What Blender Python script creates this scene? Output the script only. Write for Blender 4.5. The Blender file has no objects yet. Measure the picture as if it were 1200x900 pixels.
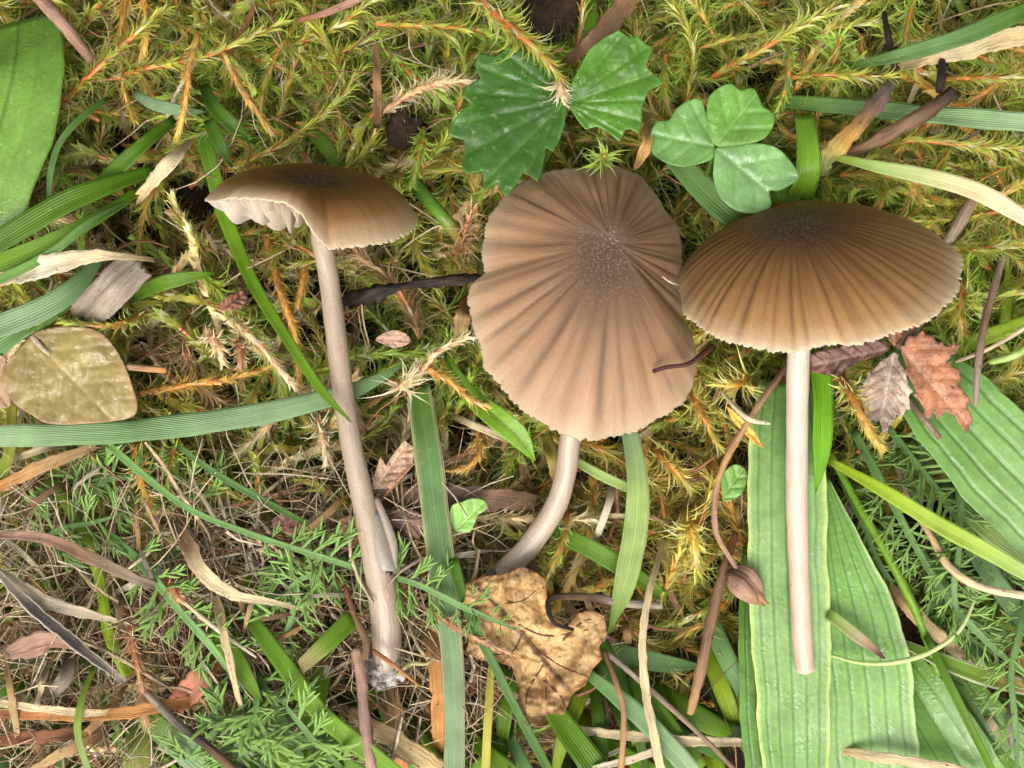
import bpy, math, random
import numpy as np

# ------------------------------------------------------------------ camera, sky, sun, exposure
MM = 0.001                      # shapes are laid out in millimetres, written in metres
HC, SC = 150.0, 0.09            # camera height (mm) above the moss base, mm per photo pixel at height 0
scene = bpy.context.scene
COL = scene.collection
cam_d = bpy.data.cameras.new("camera")
cam = bpy.data.objects.new("camera", cam_d)
COL.objects.link(cam)
cam.location = (0, 0, HC * MM)
cam_d.sensor_width = 36.0
cam_d.lens = 36.0 * HC / (1200 * SC)
cam_d.clip_start, cam_d.clip_end = 0.005, 2000.0
cam_d.dof.use_dof = True
cam_d.dof.focus_distance = (HC - 12) * MM
cam_d.dof.aperture_fstop = 60
scene.camera = cam

SUN_EL, SUN_AZ = math.radians(58), math.radians(195)      # bright overcast, light from the foot of the picture
world = bpy.data.worlds.new("World")
scene.world = world
world.use_nodes = True
wn, wl = world.node_tree.nodes, world.node_tree.links
sky = wn.new("ShaderNodeTexSky")
sky.sky_type = 'NISHITA'
sky.sun_disc = False
sky.sun_elevation = SUN_EL
sky.sun_rotation = SUN_AZ
sky.air_density, sky.dust_density, sky.ozone_density = 1.0, 7.0, 0.3
hs = wn.new("ShaderNodeHueSaturation")          # cloud cover: the sky's blue is mostly gone
hs.inputs["Saturation"].default_value = 0.14
wl.new(sky.outputs[0], hs.inputs["Color"])
wl.new(hs.outputs[0], wn["Background"].inputs[0])
wn["Background"].inputs[1].default_value = 0.13
sun_d = bpy.data.lights.new("sun", 'SUN')
sun_d.energy = 1.5
sun_d.angle = math.radians(40)
sun_d.color = (1.0, 0.95, 0.86)
sun = bpy.data.objects.new("sun", sun_d)
COL.objects.link(sun)
# sun_rotation 0 puts the sky's sun at +Y, growing clockwise seen from above
sx, sy = math.sin(SUN_AZ) * math.cos(SUN_EL), math.cos(SUN_AZ) * math.cos(SUN_EL)
from mathutils import Vector, Matrix, Euler
from mathutils.geometry import delaunay_2d_cdt
from mathutils import noise as mnoise
sun.rotation_euler = Vector((sx, sy, math.sin(SUN_EL))).to_track_quat('Z', 'Y').to_euler()
sun.location = (sx, sy, 1)
scene.view_settings.view_transform = 'Standard'
scene.view_settings.look = 'None'
scene.view_settings.gamma = 1.0
scene.view_settings.exposure = 0.92

rng = np.random.default_rng(7)
random.seed(7)

# ------------------------------------------------------------------ helpers
def W(px, py, h):
    """A photo pixel at height h (mm) -> a point in mm."""
    k = SC * (HC - h) / HC
    return np.array([(px - 600) * k, -(py - 450) * k, h], float)

def unit(a):
    a = np.asarray(a, float)
    return a / (np.linalg.norm(a, axis=-1, keepdims=True) + 1e-12)

def cr(P, n):
    """Catmull-Rom through the rows of P, n+1 samples, even in chord length of the first three columns."""
    P = np.asarray(P, float)
    if len(P) == 2:
        t = np.linspace(0, 1, n + 1)[:, None]
        return P[0] * (1 - t) + P[1] * t
    d = np.r_[0, np.cumsum(np.linalg.norm(np.diff(P[:, :3], axis=0), axis=1) + 1e-9)]
    s = np.linspace(0, d[-1], n + 1)
    i = np.clip(np.searchsorted(d, s, side='right') - 1, 0, len(P) - 2)
    f = ((s - d[i]) / (d[i + 1] - d[i]))[:, None]
    Pe = np.vstack([2 * P[0] - P[1], P, 2 * P[-1] - P[-2]])
    a, b, c, e = Pe[i], Pe[i + 1], Pe[i + 2], Pe[i + 3]
    return 0.5 * (2 * b + (c - a) * f + (2 * a - 5 * b + 4 * c - e) * f ** 2 + (3 * b - a - 3 * c + e) * f ** 3)

def lerp_list(vals, n):
    vals = np.asarray(vals, float)
    if vals.ndim == 1 and vals.shape[0] != 3 or vals.ndim == 1:
        pass
    t = np.linspace(0, len(vals) - 1, n + 1)
    i = np.clip(t.astype(int), 0, max(len(vals) - 2, 0))
    f = t - i
    if vals.ndim == 2:
        f = f[:, None]
    j = np.minimum(i + 1, len(vals) - 1)
    return vals[i] * (1 - f) + vals[j] * f

def wob(x, y=0.0, seed=0.0):
    """Cheap smooth noise, about -1..1."""
    return (np.sin(x * 1.7 + seed * 3.1 + 1.3 * np.sin(y * 1.1 + seed)) + np.sin(y * 2.3 - x * 0.9 + seed * 1.7)
            + np.sin(x * 3.9 + y * 3.1 + seed * 5.3) * 0.6) / 2.6

def mesh_data(name, V, Q=None, T=None, NG=None, col=None, lp=None, mat=None, smooth=True):
    """One mesh from arrays (mm): quads Q, triangles T, n-gons NG; Col = own colour, lp = (across, along, spare)."""
    me = bpy.data.meshes.new(name)
    V = np.asarray(V, np.float32) * MM
    loops, starts, tot = [], [], 0
    for A in (Q, T):
        if A is not None and len(A):
            A = np.asarray(A, np.int32)
            loops.append(A.ravel())
            starts.append(tot + np.arange(len(A)) * A.shape[1])
            tot += A.size
    for g in NG or ():
        loops.append(np.asarray(g, np.int32)); starts.append(np.array([tot])); tot += len(g)
    loops = np.concatenate(loops); starts = np.concatenate(starts).astype(np.int32)
    me.vertices.add(len(V)); me.vertices.foreach_set("co", V.ravel())
    me.loops.add(len(loops)); me.loops.foreach_set("vertex_index", loops)
    me.polygons.add(len(starts)); me.polygons.foreach_set("loop_start", starts)
    me.update(calc_edges=True)
    me.polygons.foreach_set("use_smooth", np.full(len(starts), smooth))
    if col is not None:
        c = np.ones((len(V), 4), np.float32); c[:, :3] = np.clip(col, 0, 1)
        me.color_attributes.new("Col", 'FLOAT_COLOR', 'POINT').data.foreach_set("color", c.ravel())
    if lp is not None:
        me.attributes.new("lp", 'FLOAT_VECTOR', 'POINT').data.foreach_set("vector", np.asarray(lp, np.float32).ravel())
    if mat:
        me.materials.append(MAT[mat])
    return me

ORIGIN = {}
def tag(o, label=None, cat=None, group=None, kind=None):
    for k, v in (("label", label), ("category", cat), ("group", group), ("kind", kind)):
        if v:
            o[k] = v
    return o

def place(name, me, V0, parent=None):
    """Link a mesh whose vertices are in absolute mm; its origin goes to V0 (a thing's base) or its parent's."""
    o0 = ORIGIN[parent.name] if parent else np.asarray(V0, float)
    n = len(me.vertices)
    a = np.empty(n * 3, np.float32); me.vertices.foreach_get("co", a)
    a = a.reshape(-1, 3) - (o0 * MM).astype(np.float32)
    me.vertices.foreach_set("co", a.ravel()); me.update()
    o = bpy.data.objects.new(name, me)
    COL.objects.link(o)
    if parent:
        o.parent = parent
    else:
        o.location = o0 * MM
    ORIGIN[o.name] = o0
    return o

def thing(name, label, cat, at, group=None):
    e = bpy.data.objects.new(name, None)
    e.empty_display_size = 0.003
    COL.objects.link(e)
    e.location = np.asarray(at) * MM
    ORIGIN[e.name] = np.asarray(at, float)
    return tag(e, label, cat, group)

# ------------------------------------------------------------------ materials
MAT = {}
class NT:
    def __init__(s, name):
        m = bpy.data.materials.new(name); m.use_nodes = True
        s.m, s.t = m, m.node_tree
        s.t.nodes.clear(); MAT[name] = m
        s.out = s.n("ShaderNodeOutputMaterial")
    def n(s, typ, **kw):
        nd = s.t.nodes.new(typ)
        for k, v in kw.items():
            if k.startswith("i_"):
                key = k[2:]; key = int(key) if key.isdigit() else key.replace("_", " ")
                s.set(nd, key, v)
            else:
                setattr(nd, k, v)
        return nd
    def set(s, nd, key, v):
        sock = nd.inputs[key]
        if hasattr(v, "is_output") or isinstance(v, bpy.types.NodeSocket):
            s.t.links.new(v, sock)
        else:
            sock.default_value = v
    def math(s, op, a, b=0.0, c=None, clamp=False):
        nd = s.n("ShaderNodeMath", operation=op, use_clamp=clamp)
        s.set(nd, 0, a); s.set(nd, 1, b)
        if c is not None: s.set(nd, 2, c)
        return nd.outputs[0]
    def noise(s, vec, scale, detail=3.0, rough=0.55):
        nd = s.n("ShaderNodeTexNoise"); s.set(nd, "Vector", vec)
        s.set(nd, "Scale", scale); s.set(nd, "Detail", detail); s.set(nd, "Roughness", rough)
        return nd.outputs[0]
    def ramp(s, x, a, b, lo=0.0, hi=1.0):
        nd = s.n("ShaderNodeMapRange"); s.set(nd, 0, x); s.set(nd, 1, a); s.set(nd, 2, b); s.set(nd, 3, lo); s.set(nd, 4, hi)
        return nd.outputs[0]
    def mix(s, f, a, b, mode='MIX'):
        nd = s.n("ShaderNodeMix", data_type='RGBA', blend_type=mode)
        s.set(nd, 0, f); s.set(nd, 6, a); s.set(nd, 7, b)
        return nd.outputs[2]
    def gain(s, col, f):
        nd = s.n("ShaderNodeVectorMath", operation='SCALE'); s.set(nd, 0, col); s.set(nd, 3, f)
        return nd.outputs[0]
    def comb(s, x, y, z=0.0):
        nd = s.n("ShaderNodeCombineXYZ"); s.set(nd, 0, x); s.set(nd, 1, y); s.set(nd, 2, z)
        return nd.outputs[0]
    def sep(s, v):
        nd = s.n("ShaderNodeSeparateXYZ"); s.set(nd, 0, v)
        return nd.outputs
    def attr(s, name):
        return s.n("ShaderNodeAttribute", attribute_name=name)
    def finish(s, col, rough, bump=None, dist=0.0001, trans=0.0, coat=0.0, sss=0.0, spec=0.5, tcol=None, strength=1.0, coatr=0.12, sss_r=(1, .6, .4)):
        b = s.n("ShaderNodeBsdfPrincipled")
        s.set(b, "Base Color", col); s.set(b, "Roughness", rough); s.set(b, "Specular IOR Level", spec)
        if coat: s.set(b, "Coat Weight", coat); s.set(b, "Coat Roughness", coatr)
        if sss:
            s.set(b, "Subsurface Weight", sss); s.set(b, "Subsurface Scale", 0.0012); s.set(b, "Subsurface Radius", sss_r)
        if bump is not None:
            bp = s.n("ShaderNodeBump"); s.set(bp, "Height", bump); s.set(bp, "Distance", dist); s.set(bp, "Strength", strength)
            s.set(b, "Normal", bp.outputs[0])
        sh = b.outputs[0]
        if trans:
            t = s.n("ShaderNodeBsdfTranslucent"); s.set(t, 0, tcol if tcol is not None else col)
            mx = s.n("ShaderNodeMixShader"); s.set(mx, 0, trans); s.set(mx, 1, sh); s.set(mx, 2, t.outputs[0])
            sh = mx.outputs[0]
        s.set(s.out, 0, sh)

def build_materials():
    # grass blade: lengthwise veins across lp.x, pale midrib, slight blotches
    k = NT("grass_blade")
    lp = k.sep(k.attr("lp").outputs["Vector"]); col = k.attr("Col").outputs["Color"]
    obj = k.n("ShaderNodeTexCoord").outputs["Object"]
    rnd = k.n("ShaderNodeObjectInfo").outputs["Random"]
    vein = k.math('SINE', k.math('MULTIPLY', lp[0], k.math('MULTIPLY', lp[2], 3.1416)))
    streak = k.noise(k.comb(k.math('MULTIPLY', lp[0], 9.0), k.math('MULTIPLY', lp[1], 0.12), rnd), 1.0, 3)
    blot = k.noise(obj, 420, 3)
    g = k.math('MULTIPLY_ADD', vein, 0.045, 0.66)
    g = k.math('ADD', g, k.math('MULTIPLY', streak, 0.34))
    g = k.math('ADD', g, k.math('MULTIPLY_ADD', blot, 0.5, -0.25))
    g = k.math('ADD', g, k.math('MULTIPLY_ADD', rnd, 0.24, -0.12))
    c = k.gain(col, g)
    mid = k.ramp(k.math('ABSOLUTE', lp[0]), 0.02, 0.12, 0.3, 0.0)
    c = k.mix(mid, c, k.gain(c, 1.5))
    spot = k.ramp(k.noise(obj, 1500, 2), 0.66, 0.74, 0, 0.3)
    c = k.mix(spot, c, (0.35, 0.35, 0.14, 1))
    h = k.math('ADD', k.math('MULTIPLY', vein, 0.3), k.math('MULTIPLY', blot, 0.9))
    rg = k.ramp(k.noise(obj, 900, 2), 0.35, 0.7, 0.28, 0.5)
    k.finish(c, rg, h, 0.00006, trans=0.28, coat=0.04, spec=.2, tcol=k.gain(c, 1.3))

    # broad leaf: fine cells, water film in patches
    k = NT("broad_leaf")
    lp = k.sep(k.attr("lp").outputs["Vector"]); col = k.attr("Col").outputs["Color"]
    obj = k.n("ShaderNodeTexCoord").outputs["Object"]
    rnd = k.n("ShaderNodeObjectInfo").outputs["Random"]
    blot = k.noise(obj, 260, 4); fine = k.noise(obj, 1900, 3)
    vor = k.n("ShaderNodeTexVoronoi", feature='DISTANCE_TO_EDGE'); k.set(vor, "Vector", obj); k.set(vor, "Scale", 1500.0)
    cell = k.ramp(vor.outputs[0], 0.0, 0.12)
    g = k.math('ADD', k.math('MULTIPLY_ADD', blot, 0.9, 0.47), k.math('MULTIPLY_ADD', fine, 0.5, -0.2))
    g = k.math('MULTIPLY', g, k.math('MULTIPLY_ADD', cell, 0.05, 0.95))
    c = k.gain(col, g)
    c = k.mix(k.ramp(k.noise(obj, 1250, 2), 0.64, 0.72, 0, 0.2), c, (0.4, 0.46, 0.22, 1))
    wet = k.ramp(k.noise(obj, 330, 3), 0.52, 0.6)
    bead = k.ramp(k.noise(obj, 1700, 1), 0.50, 0.75)
    h = k.math('ADD', k.math('MULTIPLY', cell, 0.10), k.math('MULTIPLY', fine, 0.7))
    h = k.math('ADD', h, k.math('MULTIPLY', k.math('MULTIPLY', bead, wet), 0.5))
    rg = k.math('MULTIPLY_ADD', wet, -0.26, 0.44)
    k.finish(c, rg, h, 0.00007, trans=0.22, coat=0.07, spec=.3, tcol=k.gain(c, 1.3))

    # dead leaves and straw: fibres along the length, dark specks, matt
    k = NT("dry_plant")
    lp = k.sep(k.attr("lp").outputs["Vector"]); col = k.attr("Col").outputs["Color"]
    obj = k.n("ShaderNodeTexCoord").outputs["Object"]
    rnd = k.n("ShaderNodeObjectInfo").outputs["Random"]
    fib = k.noise(k.comb(k.math('MULTIPLY', lp[0], 7.0), k.math('MULTIPLY', lp[1], 0.35), k.math('MULTIPLY', rnd, 20.0)), 1.0, 5, 0.65)
    blot = k.noise(obj, 330, 4)
    g = k.math('ADD', k.math('MULTIPLY_ADD', fib, 1.3, 0.1), k.math('MULTIPLY_ADD', blot, 1.0, -0.35))
    c = k.gain(col, g)
    speck = k.ramp(k.noise(obj, 2300, 3), 0.64, 0.72, 0, 0.75)
    c = k.mix(speck, c, (0.035, 0.02, 0.012, 1))
    h = k.math('ADD', fib, k.math('MULTIPLY', blot, 0.6))
    k.finish(c, 0.58, h, 0.00026, trans=0.10, spec=.28)

    # papery dead leaf: net of darker veins, blotches
    k = NT("dry_leaf")
    col = k.attr("Col").outputs["Color"]
    obj = k.n("ShaderNodeTexCoord").outputs["Object"]
    vor = k.n("ShaderNodeTexVoronoi", feature='DISTANCE_TO_EDGE'); wv = k.n("ShaderNodeVectorMath", operation='ADD'); k.set(wv, 0, obj)
    k.set(wv, 1, k.gain(k.n("ShaderNodeTexNoise", i_Vector=obj, i_Scale=900.0).outputs["Color"], 0.0011))
    k.set(vor, "Vector", wv.outputs[0]); k.set(vor, "Scale", 900.0)
    net = k.ramp(vor.outputs[0], 0.0, 0.07)
    blot = k.noise(obj, 240, 5, 0.65); fine = k.noise(obj, 2400, 3, 0.7)
    g = k.math('ADD', k.math('MULTIPLY_ADD', blot, 3.0, -0.68), k.math('MULTIPLY_ADD', fine, 0.7, -0.2))
    g = k.math('MULTIPLY', g, k.math('MULTIPLY_ADD', net, 0.30, 0.70))
    c = k.gain(col, g)
    c = k.mix(k.ramp(k.noise(obj, 1500, 2), 0.65, 0.72, 0, 0.7), c, (0.05, 0.026, 0.014, 1))
    k.finish(c, 0.5, k.math('ADD', k.math('MULTIPLY', net, .3), fine), 0.00006, trans=0.12, coat=.05, coatr=.3, spec=.3)

    # moss: wet translucent little leaves
    k = NT("moss_leaf")
    col = k.attr("Col").outputs["Color"]
    rnd = k.n("ShaderNodeObjectInfo").outputs["Random"]
    obj = k.n("ShaderNodeTexCoord").outputs["Object"]
    nz = k.noise(obj, 700, 2)
    c = k.gain(col, k.math('ADD', k.math('MULTIPLY_ADD', nz, 0.9, 0.45), k.math('MULTIPLY', rnd, 0.3)))
    k.finish(c, 0.2, None, trans=0.5, coat=0.3, spec=.4, tcol=k.gain(c, 1.5), coatr=.12)
    k = NT("moss_stem")
    col = k.attr("Col").outputs["Color"]
    obj = k.n("ShaderNodeTexCoord").outputs["Object"]
    nz = k.noise(obj, 1400, 3)
    c = k.gain(col, k.math('MULTIPLY_ADD', nz, 1.4, 0.3))
    k.finish(c, 0.35, nz, 0.0002, coat=0.25)

    # mushroom cap: silky radial fibrils; lp = (cos, sin, radius 0..1)
    k = NT("mushroom_cap")
    v = k.attr("lp").outputs["Vector"]; lp = k.sep(v); col = k.attr("Col").outputs["Color"]
    obj = k.n("ShaderNodeTexCoord").outputs["Object"]
    s1 = k.noise(k.comb(k.math('MULTIPLY', lp[0], 9.0), k.math('MULTIPLY', lp[1], 9.0), k.math('MULTIPLY', lp[2], 1.3)), 1.0, 3)
    s2 = k.noise(k.comb(k.math('MULTIPLY', lp[0], 42.0), k.math('MULTIPLY', lp[1], 42.0), k.math('MULTIPLY', lp[2], 5.0)), 1.0, 4, 0.7)
    gr = k.noise(obj, 4200, 2)
    fd = k.ramp(lp[2], 0.10, 0.48)
    s1 = k.math('MULTIPLY_ADD', k.math('SUBTRACT', s1, 0.5), fd, 0.5)
    s2 = k.math('MULTIPLY_ADD', k.math('SUBTRACT', s2, 0.5), k.ramp(lp[2], 0.05, 0.4, .35, 1.0), 0.5)
    g = k.math('ADD', k.math('MULTIPLY_ADD', s1, 0.6, 0.53), k.math('MULTIPLY_ADD', s2, 0.30, 0.02))
    g = k.math('ADD', g, k.math('MULTIPLY_ADD', gr, 0.36, -0.18))
    c = k.gain(col, g)
    bloom = k.math('MULTIPLY', k.ramp(lp[2], 0.42, 0.0), k.ramp(k.noise(obj, 4600, 3, 0.7), 0.52, 0.70, 0, 0.5))
    c = k.mix(bloom, c, (0.36, 0.31, 0.27, 1))
    h = k.math('ADD', k.math('MULTIPLY', s2, 0.35), k.math('MULTIPLY', gr, 0.4))
    k.finish(c, k.ramp(k.noise(obj, 350, 3), 0.35, 0.65, 0.34, 0.58), h, 0.00009, sss=0.2, spec=0.11)
    # mushroom flesh: gills
    k = NT("mushroom_gill")
    col = k.attr("Col").outputs["Color"]
    obj = k.n("ShaderNodeTexCoord").outputs["Object"]
    c = k.gain(col, k.math('MULTIPLY_ADD', k.noise(obj, 900, 3), 0.4, 0.8))
    k.finish(c, 0.5, None, trans=0.25, sss=0.4)
    # mushroom stem: long fibrils, silvery
    k = NT("mushroom_stem")
    lp = k.sep(k.attr("lp").outputs["Vector"]); col = k.attr("Col").outputs["Color"]
    obj = k.n("ShaderNodeTexCoord").outputs["Object"]
    fib = k.noise(k.comb(k.math('MULTIPLY', lp[0], 16.0), k.math('MULTIPLY', lp[1], 0.30), 0.0), 1.0, 4, 0.6)
    dots = k.ramp(k.noise(obj, 5200, 2), 0.60, 0.72, 0, 0.3)
    c = k.gain(col, k.math('ADD', k.math('MULTIPLY_ADD', fib, 0.42, 0.70), k.math('MULTIPLY_ADD', k.noise(obj, 220, 3), 0.3, -0.15)))
    c = k.mix(dots, c, (0.72, 0.66, 0.60, 1))
    c = k.mix(k.ramp(k.noise(obj, 1700, 1), 0.765, 0.78, 0, 0.6), c, (0.12, 0.08, 0.06, 1))
    k.finish(c, 0.36, fib, 0.00008, sss=0.6, coat=0.1, coatr=0.25)
    # clay and soil crumbs on the stem base
    k = NT("soil_crumb")
    obj = k.n("ShaderNodeTexCoord").outputs["Object"]
    nz = k.noise(obj, 700, 5, 0.7)
    c = k.mix(k.ramp(nz, 0.38, 0.62), (0.05, 0.042, 0.035, 1), (0.40, 0.36, 0.32, 1))
    k.finish(c, 0.7, nz, 0.0004)
    # ground: dark humus
    k = NT("humus")
    geo = k.n("ShaderNodeNewGeometry").outputs["Position"]
    nz = k.noise(geo, 260, 6, 0.7)
    c = k.mix(k.ramp(nz, 0.35, 0.7), (0.008, 0.005, 0.0035, 1), (0.050, 0.029, 0.015, 1))
    k.finish(c, 0.85, nz, 0.0006, spec=.15)
build_materials()

# ------------------------------------------------------------------ shape builders
def frames(P, roll=0.0):
    T = unit(np.gradient(P, axis=0))
    S = np.cross(T, [0, 0, 1.0])
    bad = np.linalg.norm(S, axis=1) < 0.15
    S[bad] = [1, 0, 0]
    S = unit(S)
    for i in range(1, len(S)):
        if np.dot(S[i], S[i - 1]) < 0: S[i] = -S[i]
    N = unit(np.cross(S, T))
    flip = N[len(N) // 2, 2] < 0
    if flip: S, N = -S, -N
    r = np.broadcast_to(np.asarray(roll, float), (len(P),))[:, None]
    return T, S * np.cos(r) + N * np.sin(r), N * np.cos(r) - S * np.sin(r)

def px2mm(pts):
    return np.array([W(*p) for p in pts])

def ribbon_arrays(pts, w, cols, na=7, th=0.2, fold=0.22, curl=0.0, roll=0.0, veins=(), vd=0.07, edge=None, wav=0.0, nv=9, seg=None, jag0=0.0, jag1=0.0, seed=0, droop=0.0, ragged=0.0):
    """A leaf blade with thickness: pts (px, py, h), widths in px. Returns V, Q, NG, col, lp."""
    P0 = px2mm(pts)
    wm = np.asarray(w, float) * SC * (HC - np.array([p[2] for p in pts])) / HC if len(w) == len(pts) else None
    L = np.linalg.norm(np.diff(P0, axis=0), axis=1).sum()
    n = seg or int(np.clip(L / (0.35 if ragged else 0.9), 8, 120))
    if wm is not None:
        A = cr(np.c_[P0, wm], n); P, wd = A[:, :3], np.maximum(A[:, 3], 0.02)
    else:
        P = cr(P0, n); wd = lerp_list(np.asarray(w, float) * SC * 0.94, n)
    rl = roll if np.isscalar(roll) else lerp_list(roll, n)
    T, S, N = frames(P, rl)
    u = np.linspace(-1, 1, na)
    v = np.linspace(0, L, n + 1)
    U, Vv = np.meshgrid(u, v)
    z = fold * np.abs(U) * wd[:, None] / 2 - curl * (U ** 2) * wd[:, None] / 2
    for uk in veins:
        z = z - vd * np.exp(-((U - uk) / 0.035) ** 2)
    if wav: z = z + wav * np.abs(U) ** 1.5 * np.sin(Vv * 0.75 + seed + np.sign(U) * 1.1) * np.minimum(wd[:, None], 2.5)
    z = z + droop * wob(Vv * 0.35, U * 0.6, seed)
    along = np.zeros_like(U)
    if jag0 or jag1:
        jn = rng.uniform(-1, 1, na)
        along[0] += jag0 * jn; along[-1] += jag1 * jn[::-1]
    half = wd[:, None] / 2 * (1 + 0.05 * wob(Vv * 0.5, np.sign(U), seed + 2))
    if ragged:
        half = half * (1 + ragged * wob(Vv * 1.3, np.sign(U) * 2, seed + 5) + ragged * .7 * wob(Vv * 3.7, np.sign(U) * 3, seed + 8))
    top = P[:, None] + S[:, None] * (U * half)[..., None] + N[:, None] * z[..., None] + T[:, None] * along[..., None]
    tk = th * (0.35 + 0.65 * (1 - U ** 2))[..., None] * np.minimum(1, wd / 0.6)[:, None, None]
    bot = top - N[:, None] * tk
    V = np.concatenate([top, bot[:, ::-1]], axis=1)
    m = 2 * na
    V = V.reshape(-1, 3)
    i = np.arange(n)[:, None] * m; j = np.arange(m)[None]
    a = i + j; b = i + (j + 1) % m
    Q = np.stack([a, b, b + m, a + m], -1).reshape(-1, 4)
    NG = [list(range(m))[::-1], list(range(n * m, n * m + m))]
    C = lerp_list(np.atleast_2d(np.asarray(cols, float)), n)[:, None].repeat(m, 1)
    uu = np.r_[u, u[::-1]]
    for q, uk in enumerate(veins):              # veins: dark line and paler shoulder, the groove's shading painted into the colour
        vc = 1 - .38 * np.exp(-((uu - uk) / .028) ** 2) + .16 * np.exp(-((uu - uk - .075) / .035) ** 2)
        C = C * vc[None, :, None]
    if edge is not None:
        f = (np.clip((np.abs(uu) - 0.86) / 0.1, 0, 1))[None, :, None]
        C = C * (1 - f) + np.asarray(edge) * f
    lp = np.stack([np.broadcast_to(uu, (n + 1, m)), np.broadcast_to(v[:, None], (n + 1, m)), np.full((n + 1, m), nv)], -1)
    return V, Q, NG, C.reshape(-1, 3), lp.reshape(-1, 3)

SEED = [0]
def ribbon(name, label, cat, pts, w, cols, mat="grass_blade", parent=None, group=None, **kw):
    SEED[0] += 1
    if 'roll' not in kw and max(w) < 40:
        kw['roll'] = rng.uniform(-.3, .3, 4)          # blades twist a little along their length
        kw.setdefault('wav', .06)
    if mat == "dry_plant" and not parent:                # dead pieces: ragged margins, ends sunk into the moss
        pts = [tuple(p) for p in pts]
        inside = lambda p: 0 < p[0] < 1200 and 0 < p[1] < 900
        for e in (0, -1):
            if inside(pts[e]): pts[e] = (pts[e][0], pts[e][1], pts[e][2] - 2.6)
        kw.setdefault('ragged', .16); kw.setdefault('jag1', .5); kw.setdefault('jag0', .5); kw.setdefault('droop', .25)
    V, Q, NG, C, lp = ribbon_arrays(pts, w, cols, seed=SEED[0], **kw)
    me = mesh_data(name, V, Q, NG=NG, col=C, lp=lp, mat=mat)
    o = place(name, me, W(*pts[0]), parent)
    return tag(o, label, cat, group) if not parent else o

def tube_arrays(P0, r, cols, ns=9, rough=0.08, seed=0, seg=None, flat=1.0):
    L = np.linalg.norm(np.diff(P0, axis=0), axis=1).sum()
    n = seg or int(np.clip(L / 0.45, 8, 160))
    A = cr(np.c_[P0, lerp_list(r, len(P0) - 1) if len(r) != len(P0) else np.asarray(r, float)], n)
    P, rr = A[:, :3], np.maximum(A[:, 3], 0.015)
    T, S, N = frames(P)
    th = np.arange(ns) / ns * 2 * np.pi
    v = np.linspace(0, L, n + 1)
    TH, Vv = np.meshgrid(th, v)
    R = rr[:, None] * (1 + rough * wob(np.cos(TH) * 2 + Vv * 0.9, np.sin(TH) * 2, seed) + rough * .8 * wob(np.cos(TH) * 5 + Vv * 2.6, np.sin(TH) * 5, seed + 4))
    V = P[:, None] + S[:, None] * (np.cos(TH) * R)[..., None] + N[:, None] * (np.sin(TH) * R * flat)[..., None]
    V = np.concatenate([V.reshape(-1, 3), P[:1] - T[:1] * rr[0] * 0.4, P[-1:] + T[-1:] * rr[-1] * 0.5])
    i = np.arange(n)[:, None] * ns; j = np.arange(ns)[None]
    a = i + j; b = i + (j + 1) % ns
    Q = np.stack([a, a + ns, b + ns, b], -1).reshape(-1, 4)
    k0 = (n + 1) * ns
    jj = np.arange(ns)
    Tr = np.concatenate([np.stack([jj, (jj + 1) % ns, np.full(ns, k0)], -1), np.stack([(jj + 1) % ns + n * ns, jj + n * ns, np.full(ns, k0 + 1)], -1)])
    C = lerp_list(np.atleast_2d(np.asarray(cols, float)), n)[:, None].repeat(ns, 1).reshape(-1, 3)
    C = np.r_[C, C[:1], C[-1:]]
    lp = np.stack([np.abs(TH / np.pi - 1), Vv, np.full_like(TH, 5)], -1).reshape(-1, 3)
    lp = np.r_[lp, lp[:1], lp[-1:]]
    return V, Q, Tr, C, lp

def tube(name, label, cat, pts, w, cols, mat="dry_plant", parent=None, group=None, **kw):
    """A stem, twig or straw; w = diameters in px."""
    SEED[0] += 1
    P0 = px2mm(pts)
    r = np.asarray(w, float) * SC * 0.94 / 2
    V, Q, Tr, C, lp = tube_arrays(P0, r, cols, seed=SEED[0], **kw)
    me = mesh_data(name, V, Q, Tr, col=C, lp=lp, mat=mat)
    o = place(name, me, P0[0], parent)
    return tag(o, label, cat, group) if not parent else o

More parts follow.
